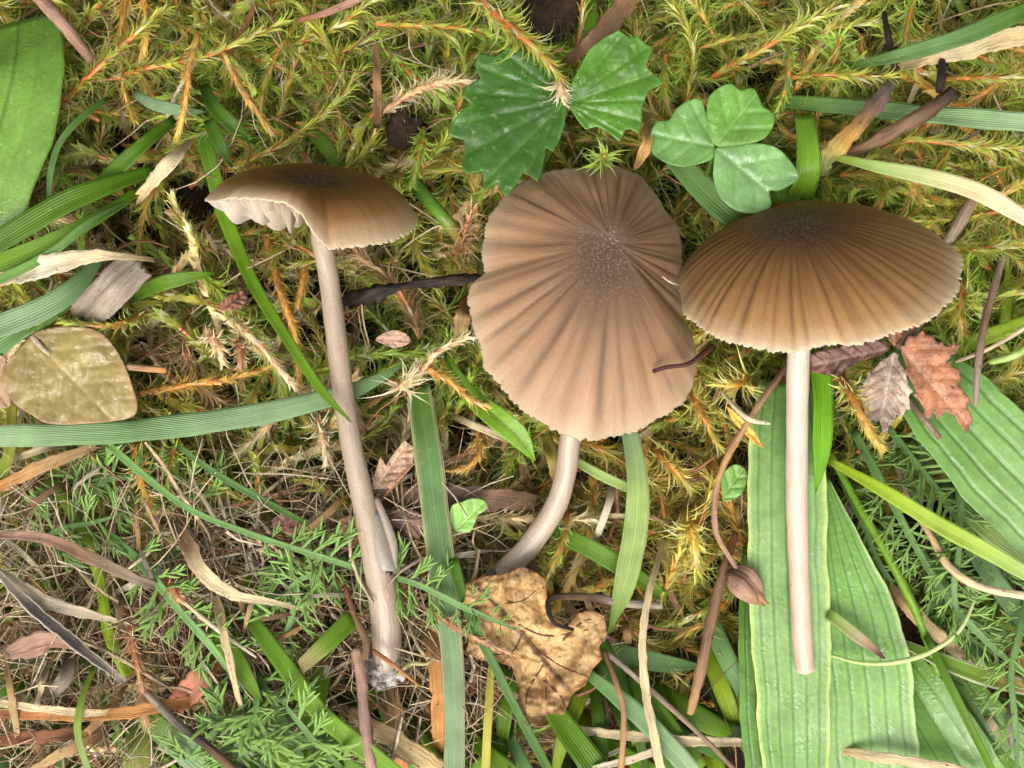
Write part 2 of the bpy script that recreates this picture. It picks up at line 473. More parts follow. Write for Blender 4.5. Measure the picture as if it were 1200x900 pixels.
def patch(name, label, cat, outline, h, base, tip, col, center=None, edge=None, vein=None, fold=0.3, nvein=5, corr=0.18, crinkle=0.1,
          mat="broad_leaf", parent=None, group=None, smooth_out=False, nr=14, th=0.18, sub=5, tiltx=0.0, tilty=0.0, dome=0.0, palm=False, dens=1100):
    """A flat-ish leaf cut to an outline (px); ribbed along base->tip with side veins, with thickness."""
    SEED[0] += 1; sd = SEED[0]
    O = np.asarray(outline, float)
    if smooth_out:
        Oc = np.vstack([O[-2:], O, O[:2]])
        full = cr(np.c_[Oc, np.zeros(len(Oc))], (len(Oc) - 1) * sub)[2 * sub - 1: -(3 * sub) + 1][:, :2]
        O = full
    else:
        t = np.arange(sub) / sub
        O = np.concatenate([O[i] * (1 - t[:, None]) + O[(i + 1) % len(O)] * t[:, None] for i in range(len(O))])
    m = len(O)
    c = np.asarray(center, float) if center is not None else O.mean(0)
    lo, hi = O.min(0), O.max(0)
    gp = max(1.6, float(np.sqrt((hi - lo).prod() / dens)))
    gx, gy = np.meshgrid(np.arange(lo[0], hi[0], gp), np.arange(lo[1], hi[1], gp * .87))
    gx[1::2] += gp / 2
    I = np.c_[gx.ravel(), gy.ravel()] + rng.uniform(-.15, .15, (gx.size, 2)) * gp
    On = np.roll(O, -1, 0)
    def edge_dist(X):
        s = On - O
        t = np.clip(((X[:, None] - O) * s).sum(-1) / ((s ** 2).sum(-1) + 1e-9), 0, 1)
        return np.linalg.norm(X[:, None] - (O + t[..., None] * s), axis=-1).min(1)
    I = I[edge_dist(I) > gp * .45]
    res = delaunay_2d_cdt([Vector(p) for p in np.r_[O, I]], [(q, (q + 1) % m) for q in range(m)], [list(range(m))], 1, 1e-4)
    XY = np.array([tuple(p) for p in res[0]])
    Tr = np.array([f for f in res[2]])
    ed = edge_dist(XY)
    base, tip = np.asarray(base, float), np.asarray(tip, float)
    ax = tip - base; Lx = np.linalg.norm(ax); ax /= Lx; pr = np.array([-ax[1], ax[0]])
    d = XY - base
    v, u = d @ ax / Lx, d @ pr / (Lx * 0.5)
    if palm:      # veins fan out from the base
        ang = np.arctan2(u * 0.5, v + 1e-3)
        ph = ang * nvein
    else:
        ph = (v - np.abs(u) * 0.42) * nvein * 2 * np.pi
    k = SC * 0.94
    rib = .35 - np.exp(-(np.sin(ph / 2) / .4) ** 2) + .10 * wob(d[:, 0] * .22, d[:, 1] * .22, sd + 1)
    z = h + fold * np.abs(u) * Lx * k * 0.25 + corr * rib * np.minimum(1, np.abs(u) * 6) + crinkle * np.array([1.3 * mnoise.noise((x * .028, y * .028, sd * 3.7)) + .7 * mnoise.noise((x * .075, y * .07, sd * 1.9)) + .22 * mnoise.noise((x * .2, y * .2, sd)) for x, y in d]) \
        - 0.12 * np.exp(-(u / 0.05) ** 2) + tiltx * d[:, 0] * k + tilty * -d[:, 1] * k - dome * ((d - (c - base)) ** 2).sum(1) / (Lx / 2) ** 2
    top = np.array([W(x, y, hh) for (x, y), hh in zip(XY, z)])
    edgef = 1 - np.clip(ed / max(6.0, Lx * .12), 0, 1)
    bot = top - np.array([0, 0, 1]) * (th * (1 - 0.6 * edgef ** 4))[:, None]
    nv = len(top)
    V = np.r_[top, bot]
    Tb = Tr[:, ::-1] + nv
    es = np.concatenate([Tr[:, [0, 1]], Tr[:, [1, 2]], Tr[:, [2, 0]]])
    key = np.sort(es, 1); _, first, cnt = np.unique(key, axis=0, return_index=True, return_counts=True)
    be = es[first[cnt == 1]]
    Qr = np.stack([be[:, 1], be[:, 0], be[:, 0] + nv, be[:, 1] + nv], -1)
    C = np.tile(np.asarray(col, float), (nv, 1))
    vn = np.exp(-(u / 0.035) ** 2) + 0.6 * np.clip((np.exp(-(np.sin(ph / 2) / .12) ** 2) if not palm else np.clip(np.cos(ph), 0, 1) ** 30), 0, 1) * np.minimum(1, np.abs(u) * 8)
    if vein is not None:
        f = np.clip(vn, 0, 1)[:, None]; C = C * (1 - f) + np.asarray(vein) * f
    if edge is not None:
        f = np.clip((edgef - 0.6) / 0.4, 0, 1)[:, None]; C = C * (1 - f) + np.asarray(edge) * f
    C = C * (1 + 0.15 * wob(d[:, 0] * 0.05, d[:, 1] * 0.05, sd + 5))[:, None]
    lp = np.c_[u, v * Lx * k, np.full(nv, 3)]
    me = mesh_data(name, V, Qr, np.r_[Tr, Tb], col=np.r_[C, C], lp=np.r_[lp, lp], mat=mat)
    o = place(name, me, W(base[0], base[1], h), parent)
    return tag(o, label, cat, group) if not parent else o

# ------------------------------------------------------------------ ground
def build_ground():
    nt = 96
    rad = np.r_[0.0, np.linspace(3, 120, 40), np.geomspace(150, 300000, 26)]     # mm: a soil sheet out to 300 m
    th = np.arange(nt) / nt * 2 * np.pi
    V = [[0, 0, -13.0]]
    for r in rad[1:]:
        x, y = r * np.cos(th), r * np.sin(th)
        z = -13 + (2.2 * wob(x * 0.12, y * 0.12, 3) + 0.8 * wob(x * 0.5, y * 0.5, 9)) * (1 if r < 150 else 0.5)
        V += np.c_[x, y, z].tolist()
    j = np.arange(nt)
    T = np.stack([np.zeros(nt, int), 1 + j, 1 + (j + 1) % nt], -1)
    Q = np.concatenate([np.stack([1 + r * nt + j, 1 + (r + 1) * nt + j, 1 + (r + 1) * nt + (j + 1) % nt, 1 + r * nt + (j + 1) % nt], -1) for r in range(len(rad) - 2)])
    o = place("ground", mesh_data("ground", np.array(V), Q, T, mat="humus"), np.zeros(3))
    tag(o, kind="structure")
build_ground()

# ------------------------------------------------------------------ moss
def moss_arrays(P, L=2.3, spread=1.0, wb=0.40, gap=0.14, r0=0.28, stemcol=(.30, .085, .025), base=(.36, .33, .10), tipc=(.30, .36, .06), taper=0.35, jit=0.25, seg=None):
    """A moss shoot along P (mm): a tube stem and many small keeled leaves whose tips bend outward."""
    ln = np.linalg.norm(np.diff(P, axis=0), axis=1).sum()
    stem = tube_arrays(P, np.array([r0, r0 * 1.05, r0 * 0.9, r0 * 0.5]), [stemcol, stemcol, np.asarray(stemcol) * .7 + np.asarray(base) * .3], ns=6, rough=0.3, seed=rng.uniform(0, 9), seg=seg or int(np.clip(ln / 1.2, 6, 30)))
    n = max(8, int(ln / gap))
    A = cr(P, 60)
    T, S, N = frames(A)
    s = np.linspace(0.02, 1.0, n)
    s = s + rng.uniform(-.5, .5, n) / n
    f = np.clip(s, 0, 1) * 60
    i = np.clip(f.astype(int), 0, 59); q = (f - i)[:, None]
    C = A[i] * (1 - q) + A[i + 1] * q
    t, sd, nn = T[i], S[i], N[i]
    ph = np.arange(n) * 2.39996 + rng.uniform(-1.4, 1.4, n)
    er = sd * np.cos(ph)[:, None] + nn * np.sin(ph)[:, None]
    ep = -sd * np.sin(ph)[:, None] + nn * np.cos(ph)[:, None]
    Ls = L * (1 - taper * np.clip(s, 0, 1) ** 3) * rng.uniform(1 - jit, 1 + jit, n)
    Ls = Ls * np.where(rng.random(n) < 0.12, 0.5, 1)
    sp = spread * rng.uniform(.35, 1.45, n)
    rp = np.array([0.0, .22, .55, .88, 1.12])          # outward
    ap = np.array([-.12, .26, .42, .38, .24])           # along the stem
    wp = np.array([.9, 1.15, .5, .2, .03]) * wb / 2
    jx = rng.uniform(-.55, .55, n)
    rows = []
    for k in range(5):
        rr = r0 * 0.8 + Ls * rp[k] * sp
        aa = Ls * (ap[k] + (1 - np.clip(sp, 0, 1)) * rp[k] * 0.9)
        c = C + er * rr[:, None] + t * aa[:, None] + ep * (jx * Ls * rp[k] ** 2)[:, None]
        hw = (wp[k] * Ls / L * rng.uniform(.8, 1.2, n))[:, None]
        keel = (er * -0.25 + t * 0.35) * hw
        if k < 4:
            rows += [c - ep * hw + keel, c + ep * hw + keel]
        else:
            rows += [c]
    V = np.stack(rows, 1)                                # n, 9, 3
    b = np.arange(n)[:, None] * 9
    Q = np.concatenate([b + np.array([[0, 1, 3, 2]]), b + np.array([[2, 3, 5, 4]]), b + np.array([[4, 5, 7, 6]])])
    Tt = b + np.array([[6, 7, 8]])
    mixf = np.array([0, 0, .35, .35, .8, .8, 1, 1, 1.0])[None, :, None]
    jc = rng.uniform(.7, 1.3, (n, 1, 1)) * rng.uniform(.92, 1.08, (n, 1, 3))
    young = np.clip((s - 0.8) / 0.2, 0, 1)[:, None, None]
    tp = np.asarray(tipc) * (1 + young * np.array([.1, .25, 0]))
    Cc = (np.asarray(base) * (1 - mixf) + tp * mixf) * jc
    pale = (rng.random((n, 1, 1)) < 0.10) * 1.0
    Cc = Cc * (1 - pale * .7) + np.array([.55, .52, .36]) * pale * .7
    return stem, (V.reshape(-1, 3), Q, Tt, np.broadcast_to(Cc, (n, 9, 3)).reshape(-1, 3))

PAL = {   # stem, leaf base, leaf tip
    "yellow": ((.40, .12, .03), (.39, .35, .07), (.43, .51, .125)),
    "green": ((.36, .12, .03), (.34, .41, .075), (.37, .53, .11)),
    "olive": ((.32, .11, .03), (.30, .27, .06), (.36, .37, .09)),
    "gold": ((.42, .16, .035), (.56, .47, .12), (.62, .60, .20)),
    "ochre": ((.44, .18, .05), (.54, .38, .10), (.64, .51, .18)),
    "pale": ((.50, .28, .15), (.68, .57, .36), (.76, .68, .48)),
    "brown": ((.32, .12, .05), (.44, .27, .14), (.60, .45, .28)),
}
def arc_path(ln, rise, bend, n=9, z0=0.0):
    t = np.linspace(0, 1, n)
    a = np.cumsum(np.r_[0, np.full(n - 1, bend / (n - 1))] + rng.normal(0, .10, n))
    step = ln / (n - 1)
    x = np.r_[0, np.cumsum(np.cos(a[1:]) * step)]; y = np.r_[0, np.cumsum(np.sin(a[1:]) * step)]
    z = z0 + rise * np.sin(t * np.pi * rng.uniform(.6, 1.0)) + rng.normal(0, .25, n)
    return np.c_[x, y, z]

VARS = {}
for pal in PAL:
    VARS[pal] = []
    for q in range(5):
        st, ba, ti = PAL[pal]
        pressed = (pal in ("ochre", "pale", "brown") and q < 2) or q == 4
        P = arc_path(rng.uniform(10, 20), rng.uniform(1.5, 5), rng.uniform(-1.2, 1.2))
        VARS[pal].append(moss_arrays(P, L=rng.uniform(1.8, 2.9) * (.75 if pressed else 1), spread=.38 if pressed else rng.uniform(.85, 1.1),
                                     wb=.6 if pressed else rng.uniform(.18, .29), gap=.14 if pressed else .085, r0=.26 if pressed else .22, stemcol=st, base=ba, tipc=ti, seg=9))

def palette_at(px, py):
    """Which moss grows where in the photograph."""
    r = rng.random()
    if py > 640 and px < 640:  return "brown" if r < .18 else "pale" if r < .50 else "olive" if r < .68 else "green" if r < .85 else "ochre"
    if 640 < px < 930 and py > 400: return "gold" if r < .55 else "yellow" if r < .8 else "ochre"
    if px > 930 and py > 470: return "green" if r < .6 else "olive"
    if py < 210: return "yellow" if r < .5 else "green" if r < .72 else "olive" if r < .9 else "ochre"
    if px < 620: return "olive" if r < .26 else "yellow" if r < .56 else "green" if r < .72 else "brown" if r < .85 else "pale"
    return "yellow" if r < .6 else "gold" if r < .8 else "green"

def moss_density(px, py):
    d = 1.0
    if py > 640: d = .6
    if py > 760: d = .4 if px < 300 else .22
    if px > 860 and py > 500: d = .22
    for hx, hy, hr in ((235, 235, 50), (235, 415, 38), (670, 25, 30), (455, 530, 30), (800, 240, 35), (480, 120, 30), (330, 310, 35), (440, 360, 30), (470, 630, 30)):
        if (px - hx) ** 2 + (py - hy) ** 2 < hr * hr: d *= .10
    return d

def rot(ax, ay, az):
    return np.array(Euler((ax, ay, az)).to_matrix())

def build_moss_mat():
    """The low mat, beyond counting: one body of moss under everything."""
    Vs, Qs, Ts, Cs, off = [], [], [], [], 0
    sVs, sQs, sTs, sCs, soff = [], [], [], [], 0
    made = 0
    while made < 1900:
        px, py = rng.uniform(-220, 1420), rng.uniform(-200, 1100)
        if rng.random() > moss_density(px, py): continue
        made += 1
        st, lf = VARS[palette_at(px, py)][rng.integers(5)]
        M = rot(rng.uniform(-.35, .35), rng.uniform(-.45, .45), rng.uniform(0, 6.283)) * rng.uniform(.75, 1.1)
        o = W(px, py, rng.uniform(-9.0, 1.6))
        g = rng.uniform(.75, 1.15)
        V, Q, T, C = lf
        Vs.append((V - V.mean(0)) @ M.T + o); Qs.append(Q + off); Ts.append(T + off); Cs.append(C * g); off += len(V)
        V2, Q2, T2, C2, _ = st
        sVs.append((V2 - V.mean(0)) @ M.T + o); sQs.append(Q2 + soff); sTs.append(T2 + soff); sCs.append(C2 * g); soff += len(V2)
    o = place("moss", mesh_data("moss", np.concatenate(Vs), np.concatenate(Qs), np.concatenate(Ts), col=np.concatenate(Cs), mat="moss_leaf"), np.zeros(3))
    tag(o, "low mat of yellow-green moss covering the ground", "moss", kind="stuff")
    o = place("moss_stems", mesh_data("moss_stems", np.concatenate(sVs), np.concatenate(sQs), np.concatenate(sTs), col=np.concatenate(sCs), mat="moss_stem"), np.zeros(3))
    tag(o, "reddish stems running through the low moss mat", "moss", kind="stuff")
build_moss_mat()

LANDMARKS = [(40, 140, "beside the broad smooth leaf"), (230, 130, "around the tuft of dark blades"), (150, 30, "under the thick red-stemmed shoot"), (370, 90, "above the torn-brimmed cap"),
             (480, 60, "around the dark soil lump"), (590, 130, "around the toothed green leaf"), (720, 90, "behind the toothed leaf's smaller leaflet"), (850, 60, "above the three-lobed leaf"),
             (960, 70, "around the green moss star"), (1120, 40, "around the tan wavy straw"), (1090, 165, "around the dark broken twig"), (1160, 260, "beside the domed cap's upper edge"),
             (1150, 380, "around the grey-brown dead stalk"), (80, 340, "around the spotted bleached leaf"), (90, 440, "around the wet oval leaf"), (250, 400, "around the dark hollow"),
             (330, 330, "beneath the torn brim's gills"), (470, 340, "around the blackish wet twig"), (470, 270, "between the torn-brimmed and middle caps"), (500, 470, "around the striped blade's top"),
             (300, 550, "below the long level blade"), (100, 570, "around the tan straw under the level blade"), (430, 560, "beside the slim stem's middle"), (590, 570, "around the bent stem"),
             (700, 580, "between bent stem and hanging pale blade"), (820, 520, "between middle cap and pinkish root"), (800, 690, "around the pale curving straw"), (1010, 480, "around the red-brown dead leaf"),
             (80, 720, "around the black-streaked stem"), (240, 760, "around the cream straw"), (120, 850, "around the reddish level straws"), (360, 700, "beside the slim stem's foot"), (480, 720, "around the striped blade's middle"),
             (440, 840, "around the mottled pinkish twig"), (620, 760, "under the crumpled tan leaf"), (730, 840, "below the crumpled tan leaf"), (840, 820, "beside the carrying plantain leaf"), (1000, 640, "beside the wet plantain leaf"),
             (1110, 620, "under the lime-yellow blade"), (1130, 800, "around the curled thread's end"), (1180, 560, "under the wide plantain leaf")]
def near(px, py):
    return min(LANDMARKS, key=lambda l: (l[0] - px) ** 2 + (l[1] - py) ** 2)[2]
MOSS_SAY = {
    "yellow": "yellow-green reddish-stemmed moss shoot", "green": "fresh green bristly moss shoot", "olive": "dull olive moss shoot", "gold": "golden moss shoot",
    "ochre": "ochre withered moss shoot", "pale": "bleached straw-coloured moss shoot", "brown": "brown dead moss shoot",
}
PROTO = {}
def moss_copy(pal, q, at, az, ax, ay, sc, px, py):
    key = (pal, q)
    e = thing("moss_shoot", MOSS_SAY[pal] + " in the mat " + near(px, py), "moss shoot", at, pal + " moss shoots of the mat")
    if key not in PROTO:
        st, lf = VARS[pal][q]
        c = lf[0].mean(0)
        PROTO[key] = (mesh_data("stem", st[0] - c, st[1], st[2], col=st[3], lp=st[4], mat="moss_stem"),
                      mesh_data("foliage", lf[0] - c, lf[1], lf[2], col=lf[3], mat="moss_leaf"))
    for nm, me in zip(("stem", "foliage"), PROTO[key]):
        o = bpy.data.objects.new(nm, me); COL.objects.link(o); o.parent = e
        if nm == "foliage": o["kind"] = "stuff"
    e.rotation_euler = (ax, ay, az); e.scale = (sc, sc, sc)

def scatter_shoots():
    made = 0
    while made < 235:
        px, py = rng.uniform(-20, 1220), rng.uniform(-20, 920)
        if rng.random() > moss_density(px, py): continue
        made += 1
        pal = palette_at(px, py)
        moss_copy(pal, int(rng.integers(5)), W(px, py, rng.uniform(0.0, 4.2)), rng.uniform(0, 6.283), rng.uniform(-.3, .3), rng.uniform(-.35, .35), rng.uniform(.85, 1.15), px, py)
scatter_shoots()

def shoot(label, pts, pal="yellow", L=2.4, spread=1.0, w=9, wb=.27, gap=.085, **kw):
    """A moss shoot followed in the photograph."""
    st_, ba, ti = PAL[pal]
    P = px2mm(pts)
    st, lf = moss_arrays(P, L=L, spread=spread, wb=wb, gap=gap, r0=w * SC * .94 / 2 * .7, stemcol=st_, base=ba, tipc=ti, **kw)
    e = thing("moss_shoot", label, "moss shoot", P[0], pal + " moss shoots of the mat")
    place("stem", mesh_data("stem", st[0], st[1], st[2], col=st[3], lp=st[4], mat="moss_stem"), None, e)
    tag(place("foliage", mesh_data("foliage", lf[0], lf[1], lf[2], col=lf[3], mat="moss_leaf"), None, e), kind="stuff")

SHOOTS = [
    ("thick red-stemmed moss shoot slanting up beside the broad smooth leaf", [(68, 125, 5), (110, 85, 8), (150, 48, 9), (195, 8, 8)], "yellow", dict(L=2.3, w=11)),
    ("red moss shoot running level above the grass tuft", [(130, 92, 6), (180, 78, 8), (235, 68, 8), (290, 45, 7), (335, 25, 5)], "yellow", dict(w=10)),
    ("ochre moss strand hanging down over the small blue-green leaf", [(232, 40, 8), (222, 80, 10), (218, 115, 11), (207, 165, 10)], "ochre", dict(L=1.4, spread=.35, w=10)),
    ("ochre moss strand slanting toward the left cap's top", [(262, 62, 8), (280, 100, 9), (300, 130, 9), (318, 156, 8)], "ochre", dict(L=1.5, spread=.4, w=10)),
    ("twisted ochre moss strand hanging from the top edge", [(168, -8, 6), (172, 30, 8), (166, 70, 7)], "ochre", dict(L=1.7, spread=.45, w=10)),
    ("moss strand with pale leaf edges above the dark soil lump", [(440, 28, 6), (500, 30, 7), (545, 33, 6)], "yellow", dict(w=10)),
    ("bright moss shoot arching over the toothed green leaf", [(555, -8, 8), (590, 25, 12), (625, 55, 14), (660, 95, 13.5)], "yellow", dict(L=2.3, w=13)),
    ("pale cream moss shoot beside the toothed green leaf", [(450, 130, 4), (490, 105, 7), (530, 95, 9), (570, 100, 8)], "pale", dict(L=2.0, w=10)),
    ("little pale moss tuft at the fork of the toothed leaf", [(655, 92, 13), (657, 104, 14), (660, 120, 14)], "pale", dict(L=1.5)),
    ("moss strand hanging beside the dark soil lump", [(497, 150, 5), (492, 180, 7), (483, 215, 8)], "green", dict(L=1.7, spread=.6)),
    ("short brown moss shoot standing by the middle cap", [(535, 300, 3), (545, 270, 7), (553, 245, 9)], "brown", dict(L=1.8)),
    ("brown moss shoot beneath the gills of the cap with the raised brim", [(312, 275, 1), (325, 330, 4), (345, 390, 5), (350, 450, 5)], "ochre", dict(L=1.5, spread=.6, w=13)),
    ("straight ochre moss strand beside the brown one beneath the gills", [(358, 290, 0), (355, 330, 3), (348, 362, 4)], "ochre", dict(L=1.3, spread=.45, w=13)),
    ("pale moss strand slanting to the long level grass blade", [(268, 372, 6), (300, 400, 8), (330, 435, 8), (358, 470, 6)], "pale", dict(L=1.5, spread=.5, w=10)),
    ("red moss strand along the dark hollow", [(165, 460, 4), (215, 452, 6), (265, 445, 6), (320, 430, 5)], "ochre", dict(w=10, L=1.8)),
    ("stubby brown moss shoot at the dark hollow's rim", [(240, 385, 4), (255, 405, 7), (262, 428, 7)], "pale", dict(L=1.4, spread=.7, w=13)),
    ("stubby red moss shoot beside the dark hollow", [(278, 390, 4), (282, 415, 7), (281, 435, 7)], "brown", dict(L=1.4, spread=.6, w=11)),
    ("moss shoot with bright tips beside the spotted dead leaf", [(90, 385, 5), (60, 380, 9), (30, 372, 10), (62, 345, 9)], "yellow", dict(L=1.5, w=9)),
    ("yellow moss strand along the upper side of the wet oval leaf", [(170, 365, 5), (140, 380, 9), (105, 382, 10), (70, 378, 10)], "yellow", dict(L=1.4, spread=.6)),
    ("pale forked moss shoot at the top of the striped upright blade", [(492, 440, 8), (510, 415, 10), (535, 400, 10), (558, 390, 8)], "pale", dict(L=1.5, spread=.55, w=9)),
    ("ochre moss strand lying over the pointed green leaf", [(490, 428, 8), (525, 445, 10), (555, 470, 10), (585, 480, 8)], "ochre", dict(L=1.5, spread=.5, w=10)),
    ("star-shaped pale moss tip on the striped upright blade", [(466, 455, 9), (472, 450, 11), (480, 440, 12)], "pale", dict(L=2.6, w=9, gap=.11)),
    ("moss strand curling among the dark litter beneath the middle cap", [(560, 500, 3), (562, 530, 6), (548, 548, 7), (525, 552, 6)], "ochre", dict(L=1.4, spread=.5)),
    ("hairy yellow-green moss strand crossing the bent stem's foot", [(665, 600, 6), (658, 640, 9), (645, 668, 9.5), (635, 690, 9)], "yellow", dict(L=1.5, spread=.5, w=9)),
    ("golden moss shoot right beneath the middle cap's rim", [(765, 525, 5), (790, 550, 8), (812, 575, 8)], "gold", dict(w=11, L=2.2)),
    ("golden moss shoot between the middle cap and the pale straight stem", [(810, 460, 5), (825, 490, 7), (842, 525, 7)], "gold", dict(w=10, L=2.1)),
    ("golden moss shoot along the pink root", [(880, 440, 5), (862, 452, 8), (838, 450, 8)], "gold", dict(w=9)),
    ("drooping golden moss shoot above the dry bud", [(800, 600, 5), (812, 630, 8), (815, 670, 7)], "gold", dict(w=9)),
    ("golden moss shoot beside the pale straw", [(775, 700, 5), (790, 665, 7), (800, 630, 7)], "gold", dict(w=9)),
    ("thick orange-tipped moss shoot in front of the red-brown dead leaf", [(985, 440, 9), (1000, 468, 13), (1015, 498, 14), (1036, 530, 14)], "gold", dict(L=1.6, spread=.8, w=16)),
    ("long red-stemmed moss shoot level above the domed cap", [(925, 90, 6), (985, 88, 8), (1045, 90, 7)], "yellow", dict(w=8)),
    ("long moss shoot slanting over the three-lobed leaf", [(835, 90, 7), (880, 65, 9), (930, 35, 9), (985, 5, 7)], "yellow", dict(w=12, L=2.2)),
    ("short upright moss strand at the three-lobed leaf's edge", [(918, 30, 7), (925, 65, 10), (922, 100, 11), (910, 130, 11)], "green", dict(w=8, L=1.6, spread=.6)),
    ("bright green moss star near the top edge", [(975, 75, 6), (982, 55, 9), (985, 45, 11)], "green", dict(L=2.4, gap=.12)),
    ("small green moss star on the middle cap's top rim", [(700, 196, 8), (707, 186, 12), (708, 182, 13.5)], "green", dict(L=1.8, gap=.10)),
    ("red moss stem above the cream-tipped grass blade", [(1010, 190, 5), (1060, 165, 7), (1130, 170, 7), (1205, 175, 5)], "yellow", dict(w=9, L=2.3)),
    ("red moss stem under the cream-tipped grass blade", [(985, 205, 4), (1040, 205, 6), (1090, 220, 6)], "yellow", dict(w=9, L=2.2)),
    ("moss shoot spreading beside the domed cap's edge", [(1130, 330, 5), (1125, 360, 7), (1128, 395, 7)], "yellow", dict(w=9, L=2.4)),
    ("orange moss stem near the edge above the toothed red leaf", [(1110, 290, 4), (1150, 292, 6), (1205, 285, 6)], "yellow", dict(w=10, L=2.3)),
    ("red moss stem under the tan wavy straw", [(1110, 92, 5), (1160, 92, 7), (1205, 88, 6)], "yellow", dict(w=10, L=2.2)),
    ("orange moss strand crossing the crumpled tan leaf", [(500, 712, 9), (530, 732, 11), (565, 752, 12), (612, 772, 11)], "brown", dict(w=7, L=1.0, spread=.5)),
    ("rusty moss strand among the dry litter", [(150, 715, 6), (158, 765, 8), (165, 800, 8), (172, 850, 6)], "brown", dict(w=9, L=1.6)),
    ("rusty moss strand beside the feathery leaves", [(193, 668, 6), (205, 695, 9), (222, 715, 8)], "brown", dict(w=12, L=1.2, spread=.5)),
    ("yellow-red moss strand below the long level grass blade", [(158, 520, 5), (165, 560, 7), (178, 600, 7)], "ochre", dict(w=9, L=1.6)),
    ("green moss strand below the long level grass blade", [(208, 512, 5), (200, 545, 7), (195, 575, 6)], "green", dict(w=8, L=1.7)),
    ("red moss stub beneath the long level grass blade's narrow end", [(372, 490, 5), (380, 520, 7), (383, 545, 6)], "pale", dict(w=10, L=1.6)),
]
for lab, pts, pal, kw in SHOOTS:
    shoot(lab, pts, pal, **kw)

# ------------------------------------------------------------------ thatch: dead fibres beyond counting
def build_thatch():
    Vs, Qs, Cs, off = [], [], [], 0
    made = 0
    while made < 4900:
        px, py = rng.uniform(-200, 1400), rng.uniform(-180, 1080)
        if made > 3900: px, py = rng.uniform(-40, 560), rng.uniform(540, 920)
        dens = .95 if (py > 560 and px < 720) else .14 if px < 620 else .12
        if py > 780: dens *= .6
        if rng.random() > dens: continue
        made += 1
        n = 6
        P = arc_path(rng.uniform(4, 15), rng.uniform(-1.5, 2.5), rng.uniform(-1.4, 1.4), n)
        P = (P - P.mean(0)) @ rot(rng.uniform(-.5, .5), rng.uniform(-.5, .5), rng.uniform(0, 6.3)).T + W(px, py, rng.uniform(-10, 4.0 if px > 500 else 6.5) if made <= 3900 else rng.uniform(2, 8.5))
        r = rng.choice([.06, .09, .14, .3], p=[.35, .35, .22, .08])
        T, S, N = frames(P)
        rr = (r * np.array([.6, 1, 1, .9, .7, .2]))[:, None]
        V = np.stack([P + S * rr, P - S * rr * .5 + N * rr * .5, P - S * rr * .5 - N * rr * .5], 1).reshape(-1, 3)
        i = np.arange(n - 1)[:, None] * 3; j = np.arange(3)[None]
        Qs.append(np.stack([i + j, i + (j + 1) % 3, i + (j + 1) % 3 + 3, i + j + 3], -1).reshape(-1, 4) + off)
        c = np.array([(.42, .26, .14), (.58, .44, .25), (.26, .13, .065), (.70, .57, .37), (.40, .17, .09)][rng.integers(5) if made <= 3900 else rng.choice([0, 1, 3, 3])]) * rng.uniform(.6, 1.15)
        Vs.append(V); Cs.append(np.tile(c, (len(V), 1))); off += len(V)
    V = np.concatenate(Vs)
    o = place("thatch", mesh_data("thatch", V, np.concatenate(Qs), col=np.concatenate(Cs), lp=np.c_[V[:, 0], V[:, 1], V[:, 2]], mat="dry_plant"), np.zeros(3))
    tag(o, "fine dead brown fibres and straw bits lying through the moss", "thatch", kind="stuff")
build_thatch()

